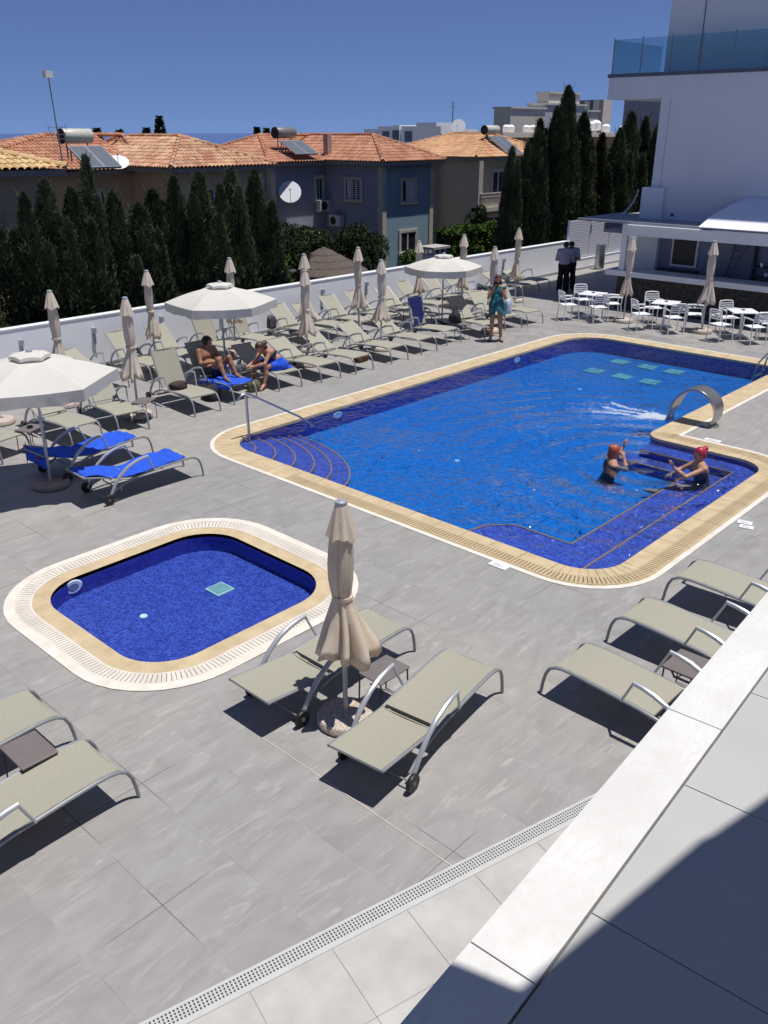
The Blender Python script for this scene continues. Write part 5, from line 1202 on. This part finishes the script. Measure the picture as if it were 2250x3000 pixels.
def shrub(x, y, z, rx, ry, rz_, m, label, seed, n=5200, name='shrub', cat='shrub', kind=None):
    g = np.random.default_rng(seed); K = 14; cs = g.normal(size=(K,3)); cs /= np.linalg.norm(cs,axis=1)[:,None]; cs *= g.uniform(.3,.75,K)[:,None]; cr_ = g.uniform(.28,.5,K)
    idx = g.integers(0,K,n); d = g.normal(size=(n,3)); d /= np.linalg.norm(d,axis=1)[:,None]
    P = cs[idx] + d*(cr_[idx]*(1-.35*g.random(n)**2))[:,None]; P = P[P[:,2] > -.6]; d = d[:len(P)]; n = len(P)
    P = P*np.array([rx,ry,rz_]); D = g.normal(size=(n,3))+np.array([0,0,.5]); D /= np.linalg.norm(D,axis=1)[:,None]
    V, F = leaves(P, D, g.uniform(.06,.14,n), g.uniform(.035,.075,n), g)
    t = empty(name, (x,y,z)); arrmesh('foliage', V, F, m, t); st = MB()
    for k in range(5): st.tube([(0,0,-rz_*.9),tuple(cs[k]*np.array([rx,ry,rz_])*.8)], [.05,.015], 5)
    st.build('stem', M['bark'], t); tag(t, label, cat, kind=kind); return t
sh_ = [(20.2,25.0,-.3,2.2,1.4,1.5,'bush','large green shrub left of the thatched parasol'),(23.2,27.5,.1,2.0,1.6,1.9,'bush_d','dark climbing shrub against the left wall of the blue house'),(25.9,28.8,.3,1.9,1.4,1.6,'bush_d','dark shrub right behind the thatched parasol'),
 (27.8,28.2,0,1.7,1.4,1.7,'bush_d','dark leafy tree below the shuttered window of the blue house'),(29.6,28.8,.0,1.4,1.2,1.5,'bush_d','dark shrub at the projecting corner of the blue house'),(18.6,22.6,-.9,1.6,1.0,1.2,'hedge','low bright shrub at the foot of the garden post'),
 (22.6,23.3,-1.2,3.0,.9,1.1,'bush_d','dark low bush between the wall and the thatched parasol'),(26.6,23.2,-1.3,2.6,.8,1.2,'bush_d','dark low bush in front of the garden chimney'),(30.8,26.6,-.9,1.8,1.2,1.2,'bush','green shrub below the lower window of the blue house'),
 (36.2,27.0,.0,1.0,1.0,2.1,'bush_d','small upright tree in front of the cream house'),(22.0,30.5,.5,2.6,1.2,1.0,'bush','green climber under the porch of the blue house')]
for i, (x,y,z,a,b,c,m,lb) in enumerate(sh_): shrub(x,y,z,a,b,c,M[m],lb,40+i,n=int(8000*a*c/2.5)+3000)
def hedge(x0, x1, y0, y1, z0, z1, label, seed, m='hedge'):
    g = np.random.default_rng(seed); n = int((x1-x0)*(z1-z0)*900); P = np.stack([g.uniform(x0,x1,n), y0+(y1-y0)*g.random(n)**1.5, z0+(z1-z0)*g.random(n)**.8], 1)
    top = g.random(n) < .4; P[top,1] = g.uniform(y0,y1,top.sum()); P[top,2] = z1 + .08*np.sin(P[top,0]*3)+g.normal(size=top.sum())*.05
    D = g.normal(size=(n,3))+np.array([0,-.3,.6]); D /= np.linalg.norm(D,axis=1)[:,None]
    V, F = leaves(P-np.array([x0,y0,z0]), D, g.uniform(.08,.16,n), g.uniform(.05,.09,n), g); t = empty('hedge',(x0,y0,z0)); arrmesh('foliage', V, F, M[m], t)
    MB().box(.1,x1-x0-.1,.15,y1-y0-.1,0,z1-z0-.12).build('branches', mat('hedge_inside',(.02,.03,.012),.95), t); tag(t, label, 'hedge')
hedge(32.4,41.0,26.0,27.0,-2.2,.95,'clipped bright green hedge in front of the cream house',80); hedge(14,31,22.0,22.6,-2.2,-.1,'long dark hedge right behind the white wall, left of the chimney',81,'bush_d'); hedge(18.8,21.2,24.2,25.0,-2.2,.95,'short bright hedge next to the last left cypress',82)
for i, (x, y, z) in enumerate(((96,165,4.2),(104,170,4.0),(109,168,4.3),(115,172,6.6),(148,180,4.6),(151,180,4.4))):
    V_ = []; g = np.random.default_rng(90+i); n = 900; t_ = g.random(n); a_ = g.random(n)*6.28; r_ = (1-t_)*1.7*(.6+.4*g.random(n)); P = np.stack([r_*np.cos(a_), r_*np.sin(a_), t_*9],1); D = np.stack([np.cos(a_),np.sin(a_),.3+0*a_],1)
    V, F = leaves(P, D, np.full(n,.8), np.full(n,.35), g); t = empty('pine_tree',(x,y,z-7.5)); arrmesh('crown', V, F, M['bush_d'], t); MB().tube([(0,0,-12),(0,0,8)],[.3,.08],6).build('trunk', M['bark'], t); tag(t, 'distant dark conifer on the skyline, %s from the left' % ords[i], 'tree', 'distant conifers')
tag(shrub(104,96,1.6,4,3,2.4,M['bush'],'green trees in front of the distant apartments',99,n=4000,name='tree',cat='trees'), None)

# ================================================================== PEOPLE
def surf_nets(F, org, h):
    S = F < 0; nx, ny, nz = F.shape
    c = [S[i:nx-1+i, j:ny-1+j, k:nz-1+k] for i in (0,1) for j in (0,1) for k in (0,1)]
    cnt = sum(x.astype(np.int8) for x in c); act = (cnt > 0) & (cnt < 8)
    idx = -np.ones(act.shape, dtype=np.int64); I = np.argwhere(act); idx[act] = np.arange(len(I))
    acc = np.zeros((len(I),3)); num = np.zeros(len(I)); cor = [(i,j,k) for i in (0,1) for j in (0,1) for k in (0,1)]
    val = [F[I[:,0]+a, I[:,1]+b, I[:,2]+g] for a,b,g in cor]
    for p in range(8):
        for q in range(p+1, 8):
            if sum(abs(cor[p][t]-cor[q][t]) for t in range(3)) != 1: continue
            m = (val[p] < 0) != (val[q] < 0); d = val[p]-val[q]; d[d == 0] = 1e-9; t = np.clip(val[p]/d, 0, 1)
            P = np.array(cor[p])[None,:] + t[:,None]*(np.array(cor[q])-np.array(cor[p]))[None,:]; acc[m] += P[m]; num[m] += 1
    V = (I + acc/np.maximum(num,1)[:,None])*h + np.array(org); Q = []
    for ax in range(3):
        s0 = [slice(None)]*3; s1 = [slice(None)]*3; s0[ax] = slice(0,-1); s1[ax] = slice(1,None)
        e = S[tuple(s0)] != S[tuple(s1)]; E_ = np.argwhere(e); u, v_ = [a for a in range(3) if a != ax]
        E_ = E_[(E_[:,u] > 0) & (E_[:,v_] > 0) & (E_[:,u] < F.shape[u]-1) & (E_[:,v_] < F.shape[v_]-1)]
        def cell(du, dv): T = E_.copy(); T[:,u] += du; T[:,v_] += dv; return idx[T[:,0],T[:,1],T[:,2]]
        a, b, c_, d = cell(-1,-1), cell(0,-1), cell(0,0), cell(-1,0); ins = S[E_[:,0],E_[:,1],E_[:,2]]
        if ax == 1: ins = ~ins
        q = np.where(ins[:,None], np.stack([a,b,c_,d],1), np.stack([d,c_,b,a],1)); Q.append(q)
    Q = np.concatenate(Q); return V, Q[(Q >= 0).all(1)]
def sdf(prims, h, infl=0.0, cuts=(), warp=None):
    pts = []
    for p in prims:
        if p[0] == 'c': pts += [np.array(p[1])-p[2], np.array(p[1])+p[2], np.array(p[3])-p[4], np.array(p[3])+p[4]]
        else: pts += [np.array(p[1])-max(p[2]), np.array(p[1])+max(p[2])]
    lo = np.min(pts,0)-infl-4*h; hi = np.max(pts,0)+infl+4*h; n = np.ceil((hi-lo)/h).astype(int)+1
    F = np.ones(n, dtype=np.float32); ax = [lo[i]+np.arange(n[i])*h for i in range(3)]
    for p in prims:
        if p[0] == 'c': a, ra, b, rb, k = np.array(p[1],float), p[2]+infl, np.array(p[3],float), p[4]+infl, p[5]; bl = np.minimum(a-ra,b-rb); bh = np.maximum(a+ra,b+rb)
        else: a, rr_, B, k = np.array(p[1],float), np.array(p[2])+infl, p[3], p[4]; bl = a-max(rr_); bh = a+max(rr_)
        m = k+3*h; s = tuple(slice(max(0,int((bl[i]-m-lo[i])/h)), min(n[i], int((bh[i]+m-lo[i])/h)+2)) for i in range(3))
        X, Y, Z = np.meshgrid(ax[0][s[0]], ax[1][s[1]], ax[2][s[2]], indexing='ij')
        if p[0] == 'c':
            ba = b-a; L2 = max(1e-9, ba@ba); t = np.clip(((X-a[0])*ba[0]+(Y-a[1])*ba[1]+(Z-a[2])*ba[2])/L2, 0, 1)
            d = np.sqrt((X-a[0]-t*ba[0])**2+(Y-a[1]-t*ba[1])**2+(Z-a[2]-t*ba[2])**2)-(ra+(rb-ra)*t)
        else:
            q = [((X-a[0])*B[i][0]+(Y-a[1])*B[i][1]+(Z-a[2])*B[i][2])/rr_[i] for i in range(3)]; d = (np.sqrt(q[0]**2+q[1]**2+q[2]**2)-1)*min(rr_)
        g = F[s]; hh = np.clip(.5+.5*(d-g)/k, 0, 1); F[s] = d*(1-hh)+g*hh - k*hh*(1-hh)
    if cuts or warp:
        X, Y, Z = np.meshgrid(*ax, indexing='ij')
        for c, nn in cuts: F = np.maximum(F, (X-c[0])*nn[0]+(Y-c[1])*nn[1]+(Z-c[2])*nn[2])
        if warp: F = np.maximum(F, warp(X,Y,Z))
    return surf_nets(F, lo, h)
def nv(v): v = np.array(v, float); return v/np.linalg.norm(v)
skin_m = mat('skin', (.46,.24,.155), .55, var=.06, scale=7); skin_d = mat('tanned_skin', (.30,.14,.085), .5, var=.06, scale=7)
def hand(w, d, n, k=.6, side=1):
    """palm and five bent fingers; w wrist, d direction, n = palm normal the fingers curl toward"""
    w = np.array(w,float); d = nv(d); n = nv(np.array(n,float)-d*np.dot(n,d)); s = np.cross(d,n)*side; P = []
    for o in (-.026,0,.026): P.append(('c', w+d*.01+s*o*.5, .017, w+d*.075+s*o, .014, .012))
    for o, L_, r in ((-.033,.058,.0085),(-.011,.072,.0095),(.011,.078,.0098),(.033,.070,.0095)):
        b = w+d*.082+s*o; m = b+(d*math.cos(k*.5)+n*math.sin(k*.5))*L_*.5; e_ = m+(d*math.cos(k*1.6)+n*math.sin(k*1.6))*L_*.5
        P += [('c', b, r, m, r*.95, .004), ('c', m, r*.95, e_, r*.8, .004)]
    b = w+d*.028+s*.034; m = b+nv(d*.6+s*.7+n*.35)*.036; P += [('c', b, .013, m, .011, .008), ('c', m, .011, m+nv(d*.8+s*.1+n*.5)*.03, .009, .004)]
    return P
def person(label, loc, rz, J, skin, hair_m, hair=(), fem=True, cloth=(), h=.0105, eyes=True):
    A = {k: np.array(v, float) for k, v in J.items()}; f = nv(A['face']); u = nv(A.get('up', A['head']-A['neck'])); u = nv(u-f*np.dot(u,f)); s = np.cross(u, f); s = nv(s)
    hd = A['head']; B = [s, f, u]; G = {}
    sv = nv(A['shl']-A['shr']); hv = nv(A['hil']-A['hir']); w = .5*(sv+hv); tf = nv(np.cross(sv, A['neck']-A['chest'])); 
    cw, ww, pw = (.070,.045,.075) if fem else (.095,.070,.065)
    G['torso'] = [('c', A['pel']-hv*pw, .108, A['pel']+hv*pw, .108, .05), ('c', A['waist']-w*ww, .098, A['waist']+w*ww, .098, .07), ('c', A['chest']-sv*cw, .108, A['chest']+sv*cw, .108, .07),
                  ('c', (A['chest']+A['neck'])/2-sv*.08, .075, (A['chest']+A['neck'])/2+sv*.08, .075, .06), ('c', A['neck']-(A['neck']-A['chest'])*.2, .06, A['shl'], .056, .05), ('c', A['neck']-(A['neck']-A['chest'])*.2, .06, A['shr'], .056, .05)]
    if fem: G['torso'] += [('c', A['chest']+sv*.075-tf*.06*-1, .055, A['chest']+sv*.075+tf*.075, .045, .04), ('c', A['chest']-sv*.075+tf*.06, .055, A['chest']-sv*.075+tf*.075, .045, .04)]
    G['neck'] = [('c', A['neck'], .052, hd-u*.05, .047, .03)]
    G['head'] = [('e', hd+u*.012, (.076,.094,.098), B, .02), ('c', hd+f*.028-u*.035, .054, hd+f*.052-u*.078, .036, .03), ('c', hd+f*.088+u*.004, .008, hd+f*.108-u*.026, .012, .010),
                 ('c', hd+f*.076+u*.026-s*.035, .012, hd+f*.076+u*.026+s*.035, .012, .012), ('c', hd+f*.088-u*.052-s*.014, .009, hd+f*.088-u*.052+s*.014, .009, .008),
                 ('e', hd-s*.078-u*.005, (.012,.022,.032), B, .006), ('e', hd+s*.078-u*.005, (.012,.022,.032), B, .006), ('c', hd+f*.045-u*.02-s*.04, .022, hd+f*.06-u*.025-s*.02,.018,.02), ('c', hd+f*.045-u*.02+s*.04, .022, hd+f*.06-u*.025+s*.02,.018,.02)]
    ar = (.043,.036,.026) if fem else (.052,.043,.029)
    for q in 'lr':
        G['arm'+q] = [('c', A['sh'+q], ar[0]+.008, A['el'+q], ar[1], .03)]; G['fore'+q] = [('c', A['el'+q], ar[1]+.001, A['el'+q]*.62+A['wr'+q]*.38, ar[1]+.002, .02), ('c', A['el'+q]*.62+A['wr'+q]*.38, ar[1]+.002, A['wr'+q], ar[2]-.002, .02)]
        d = A.get('hd'+q, A['wr'+q]-A['el'+q]); G['hand'+q] = hand(A['wr'+q], d, A.get('hn'+q, -f), J.get('curl'+q, .6), -1 if q == 'l' else 1)
        G['thigh'+q] = [('c', A['hi'+q], .085, A['kn'+q], .056, .05)]; kn, an = A['kn'+q], A['an'+q]; back = nv(np.cross(hv, an-kn)); back = back if np.dot(back, A['to'+q]-an) < 0 else -back
        G['shin'+q] = [('c', kn, .055, kn*.65+an*.35+back*.015, .055, .03), ('c', kn*.65+an*.35+back*.015, .053, an, .034, .03)]
        t = A['to'+q]; G['foot'+q] = [('c', an-(t-an)*.22+np.array([0,0,-.0]), .032, t, .026, .025), ('c', an, .034, an*.5+t*.5, .036, .02)]
    allp = [p for k in ('torso','neck','head','arml','armr','forel','forer','thighl','thighr','shinl','shinr','footl','footr','handl','handr') for p in G[k]]
    V, F = sdf(allp, h); o = arrmesh('person', V, F, skin, None, smooth=True); o.location = loc; o.rotation_euler = (0,0,rz); tag(o, label, 'person')
    if hair is not None:
        hp_ = [('e', hd+u*.022-f*.010, (.090,.104,.104), B, .02)]
        for c in hair:
            if c[0] == 'e': hp_.append(('e', hd+f*c[1][0]+s*c[1][1]+u*c[1][2], c[2], B, .02))
            else: hp_.append(('c', hd+f*c[1][0]+s*c[1][1]+u*c[1][2], c[2], hd+f*c[3][0]+s*c[3][1]+u*c[3][2], c[4], .02))
        cc = hd+f*.040+u*.052
        def wp(X,Y,Z):   # leave the face free
            a = (X-hd[0])*f[0]+(Y-hd[1])*f[1]+(Z-hd[2])*f[2]; b = (X-hd[0])*u[0]+(Y-hd[1])*u[1]+(Z-hd[2])*u[2]; c = np.abs((X-hd[0])*s[0]+(Y-hd[1])*s[1]+(Z-hd[2])*s[2])
            strand = .012*np.sin(c*160+b*20); return np.minimum(a-.030, .056+strand*.5-b if False else (.060-b)*-1+0*b) if False else -np.maximum(np.maximum(.028-a, b-.058), c-.085) 
        V, F = sdf(hp_, .009, 0, (), wp); arrmesh('hair', V, F, hair_m, o, smooth=True)
    if eyes:
        mb = MB()
        for q in (-1,1): mb.lathe([(.001,-.006),(.006,-.004),(.0075,0),(.006,.004),(.001,.006)], 8, c=tuple(hd+f*.083+s*q*.030+u*.006))
        mb.build('eyes', M['dark'], o)
    for nm, m_, parts, infl, extra, cuts, warp in cloth:
        V, F = sdf([p for k in parts for p in G[k]]+list(extra), .010, infl, cuts, warp); arrmesh(nm, V, F, m_, o, smooth=True)
    return o
hair_r = mat('dark_auburn_hair', (.055,.018,.010), .5, var=.3, scale=60); hair_b = mat('black_hair', (.008,.007,.007), .4, var=.3, scale=60)
hair_o = mat('orange_hair', (.38,.075,.02), .5, var=.25, scale=60); hair_m_ = mat('magenta_red_hair', (.40,.012,.06), .45, var=.25, scale=60)
teal_m = mat('teal_dress_fabric', (.008,.07,.085), .7, scale=9, col2=(.03,.20,.22)); shirt_l = mat('lilac_grey_shirt', (.36,.33,.42), .85, var=.05); shirt_b = mat('pale_blue_shirt', (.38,.45,.55), .85, var=.05)
trou = mat('black_trousers', (.008,.008,.010), .9, var=.2); swim = mat('black_swimsuit', (.010,.012,.018), .6, var=.2, scale=15)
# woman with the camera
Jw = dict(pel=(0,0,.93),waist=(0,0,1.08),chest=(0,.01,1.27),neck=(0,.01,1.42),head=(0,-.02,1.565),face=(0,-1,-.12),shl=(.165,.01,1.36),shr=(-.165,.01,1.36),ell=(.225,-.11,1.12),elr=(-.225,-.11,1.12),
 wrl=(.085,-.20,1.37),wrr=(-.085,-.20,1.37),hdl=(-.35,-.2,1),hdr=(.35,-.2,1),hnl=(-1,0,0),hnr=(1,0,0),curll=1.1,curlr=1.1,hil=(.088,0,.88),hir=(-.088,0,.88),knl=(.12,-.02,.48),knr=(-.10,-.015,.48),anl=(.15,.02,.075),anr=(-.12,.02,.075),tol=(.20,-.12,.03),tor=(-.17,-.12,.03))
pw = person('woman in a short teal dress standing by the pool, holding a camera to her face', (19.12,13.68,0), R(-54), Jw, mat('sun_browned_skin', (.36,.175,.105), .5, var=.06, scale=7), hair_r,
 hair=[('c',(-.03,.06,0),.035,(0,.10,-.22),.035),('c',(-.03,-.06,0),.035,(0,-.10,-.22),.035),('c',(-.05,0,-.02),.06,(-.06,0,-.2),.05)],
 cloth=[('dress', teal_m, ['torso'], .016, [('c',(0,0,1.12),.125,(0,-.0,.86),.175,.05),('c',(0,-.01,.88),.175,(.02,0,.70),.215,.05)], [((0,0,1.40),(0,0,1))], lambda X,Y,Z: (.815+.045*np.sin(X*17)+.035*np.sin(Y*19+1)-.13*np.abs(X)/.2)-Z+.01),
        ('sandals', M['dark'], ['footl','footr'], .006, [], [((0,0,.045),(0,0,1))], None)])
pw.scale = (1.0,1.0,1.05)
def held(name, o, loc, build, label, cat):
    p = o.matrix_basis @ Vector(loc) if False else Matrix.Translation(o.location) @ Matrix.Rotation(o.rotation_euler.z, 4, 'Z') @ Vector(loc)
    c = build(); c.location = p; c.rotation_euler = (0,0,o.rotation_euler.z); tag(c, label, cat); return c
def cam_b():
    c = MB().box(-.055,.055,-.025,.025,-.035,.035).build('camera', M['dark'], bevel=.006); MB().lathe([(.028,0),(.028,.045),(.024,.05),(.001,.045)],16,M=Matrix.Translation((0,-.025,0)) @ Matrix.Rotation(math.pi/2,4,'X')).build('lens', M['black'], c, smooth=True); return c
held('camera', pw, (0,-.205,1.575), cam_b, 'small black camera held up by the woman in the teal dress', 'camera')
blob('shoulder_bag', 19.40,13.52,.72,.13,.08,.42,mat('pale_blue_bag_cloth',(.42,.52,.55),.8,var=.15),'pale blue cloth bag hanging at the side of the woman with the camera','bag',20)
MB().tube([(19.40,13.52,1.12),(19.30,13.62,1.36),(19.24,13.60,1.40)], .012, 6).build('strap', mat('pale_blue_bag_cloth',(.42,.52,.55),.8)).name = 'strap'
st_ = bpy.data.objects.get('strap')
bagp = [o for o in bpy.data.objects if o.name.startswith('shoulder_bag')][0]; st_.parent = bagp; st_.matrix_parent_inverse = Matrix.Translation(-bagp.location); KIDS.setdefault(bagp.name,[]).append(st_)
# two men
def man(dx=0): return dict(pel=(0,0,.96),waist=(0,-.01,1.10),chest=(0,-.04,1.31),neck=(0,-.09,1.47),head=(0,-.18,1.585),face=(0,-.75,-.66),shl=(.20,-.05,1.41),shr=(-.20,-.05,1.41),ell=(.27,-.10,1.13),elr=(-.27,-.10,1.13),
 wrl=(.10,-.32,1.12),wrr=(-.10,-.32,1.14),hnl=(-1,0,.3),hnr=(1,0,.3),curll=.9,curlr=.9,hil=(.09,0,.91),hir=(-.09,0,.91),knl=(.11,-.01,.50),knr=(-.11,-.02,.50),anl=(.12,.03,.08),anr=(-.13,.03,.08),tol=(.15,-.12,.035),tor=(-.16,-.12,.035))
def dressed(shirt, tie=False):
    c = [('shirt', shirt, ['torso','arml','armr'], .022, [('c',(0,-.01,1.05),.16,(0,-.02,1.22),.165,.04)], [((0,0,.99),(0,0,-1))], None),
         ('trousers', trou, ['torso','thighl','thighr','shinl','shinr'], .026, [('c',(-.11,0,.5),.075,(-.125,.03,.12),.07,.02),('c',(.11,0,.5),.075,(.12,.03,.12),.07,.02)], [((0,0,1.02),(0,0,1)),((0,0,.07),(0,0,-1))], None),
         ('shoes', M['black'], ['footl','footr'], .012, [], [((0,0,.10),(0,0,1))], None)]
    return c
hs = [('e',(-.02,0,.02),(.092,.10,.10))]
m1 = person('man in lilac-grey shirt and black trousers seen from behind, head bowed', (26.98,16.52,0), R(118), man(), skin_d, hair_b, hs, False, dressed(shirt_l))
m2 = person('man in a pale blue shirt and dark tie facing the other man, head bowed', (27.55,16.62,0), R(-62), man(), skin_d, hair_b, hs, False, dressed(shirt_b))
tie = MB().box(-.035,.035,-.235,-.225,1.0,1.38).build('tie', mat('navy_tie',(.01,.01,.05),.6), m2)
# man on the lounger with the blue towel
Jm = dict(pel=(0,1.03,.485),waist=(0,1.15,.60),chest=(0,1.27,.79),neck=(0.0,1.31,.95),head=(.035,1.26,1.07),face=(.70,-.70,-.25),up=(0.05,.05,1),shl=(.19,1.28,.90),shr=(-.19,1.28,.90),ell=(.27,1.12,.68),elr=(-.26,1.14,.66),
 wrl=(.10,.96,.76),wrr=(-.12,.94,.70),hnl=(0,0,-1),hnr=(0,0,-1),hil=(.095,1.0,.475),hir=(-.095,1.0,.475),knl=(.15,.68,.80),knr=(-.13,.66,.80),anl=(.17,.47,.445),anr=(-.15,.45,.445),tol=(.19,.30,.405),tor=(-.17,.28,.405))
person('tanned man with dark hair lying with raised knees on a blue towel', (10.92,14.12,0), 0, Jm, skin_d, hair_b, hs, False,
 cloth=[('trunks', swim, ['torso','thighl','thighr'], .014, [], [((0,1.10,.55),(0,.55,.85)),((0,.84,.60),(0,-.8,.6))], None)])
# woman bending forward
Jb = dict(pel=(.06,.52,.475),waist=(-.01,.52,.60),chest=(-.17,.53,.75),neck=(-.31,.52,.84),head=(-.43,.50,.90),face=(-.80,-.15,-.58),up=(-.6,0,.8),shl=(-.26,.36,.80),shr=(-.27,.70,.80),ell=(-.44,.31,.58),elr=(-.45,.66,.58),
 wrl=(-.62,.46,.52),wrr=(-.62,.62,.54),hnl=(0,0,-1),hnr=(0,0,-1),hil=(.03,.43,.465),hir=(.03,.62,.465),knl=(-.38,.36,.50),knr=(-.34,.82,.50),anl=(-.46,.36,.10),anr=(-.44,.90,.10),tol=(-.60,.28,.035),tor=(-.58,.93,.035))
person('woman with auburn hair sitting on a lounger and bending forward to the table', (12.19,14.14,0), R(-7), Jb, skin_m, hair_r,
 hair=[('c',(-.04,.05,.03),.045,(-.10,.05,-.08),.045),('c',(-.05,-.05,.03),.045,(-.10,-.06,-.08),.04),('c',(-.06,0,.0),.06,(-.17,0,-.03),.05)],
 cloth=[('towel_wrap', M['towel'], ['torso','thighl','thighr'], .022, [('c',(.06,.42,.44),.13,(.06,.62,.44),.13,.04)], [((-.03,.5,.62),(-.25,0,.97)),((-.27,.5,.5),(-1,0,0)),((0,0,.372),(0,0,-1))], None),
        ('swimsuit_top', swim, ['torso'], .008, [], [((-.20,.5,.74),(-.75,0,.65)),((-.10,.5,.70),(.75,0,-.65))], None)])
# swimmers
Js1 = dict(pel=(0,.10,-.40),waist=(0,.06,-.24),chest=(0,.02,-.05),neck=(0,0,.11),head=(.01,-.02,.245),face=(.15,-1,-.12),up=(0,0,1),shl=(.17,.02,.03),shr=(-.17,.02,.03),ell=(.31,-.15,.05),elr=(-.18,-.20,-.02),
 wrl=(.36,-.26,.22),wrr=(-.075,-.17,.14),hdl=(.1,-.1,1),hdr=(.25,.25,1),hnl=(0,-1,0),hnr=(.8,.4,0),curll=1.0,hil=(.09,.10,-.42),hir=(-.09,.10,-.42),knl=(.16,-.20,-.50),knr=(-.16,-.20,-.50),anl=(.16,.14,-.56),anr=(-.16,.14,-.56),tol=(.16,.27,-.58),tor=(-.16,.27,-.58))
person('swimmer with orange hair and a hand on her cheek, chest deep in the pool', (13.02,6.69,-.10), R(42), Js1, skin_m, hair_o,
 hair=[('c',(-.05,.03,.05),.05,(-.07,.0,-.08),.05),('e',(-.09,0,.07),(.035,.035,.035))], cloth=[('swimsuit', swim, ['torso'], .012, [], [((0,0,.035),(0,-.2,.98))], None)])
Js2 = dict(pel=(0,.06,-.22),waist=(0,.05,-.08),chest=(0,.0,.08),neck=(0,-.03,.24),head=(0,-.05,.37),face=(.1,-1,-.10),up=(0,0,1),shl=(.18,.0,.17),shr=(-.18,.0,.17),ell=(.25,-.32,.06),elr=(-.25,-.22,.02),
 wrl=(.17,-.52,.20),wrr=(-.20,-.40,-.05),hdl=(-.05,-.25,1),hnl=(0,-1,0),hnr=(0,0,-1),curll=.8,hil=(.10,.04,-.26),hir=(-.10,.04,-.26),knl=(.14,-.40,-.16),knr=(-.16,-.36,-.26),anl=(.12,-.76,-.25),anr=(-.14,-.56,-.50),tol=(.12,-.92,-.22),tor=(-.14,-.72,-.54))
person('swimmer with magenta hair in a bun sitting on the pool bench, arm stretched forward', (13.46,5.32,-.05), R(-137), Js2, skin_m, hair_m_,
 hair=[('e',(-.10,0,.085),(.045,.045,.045)),('c',(-.04,0,.02),.07,(-.07,0,-.05),.045)], cloth=[('swimsuit', mat('grey_pattern_swimsuit',(.02,.022,.025),.6,scale=30,col2=(.16,.17,.18)), ['torso'], .012, [], [((0,0,.10),(0,-.2,.98))], None)])
# the first of each copied kind kept its prototype; unused prototypes do not exist
for o in list(bpy.data.objects):
    if o.parent is None and o.type == 'EMPTY' and not o.get('label'): bpy.data.objects.remove(o)
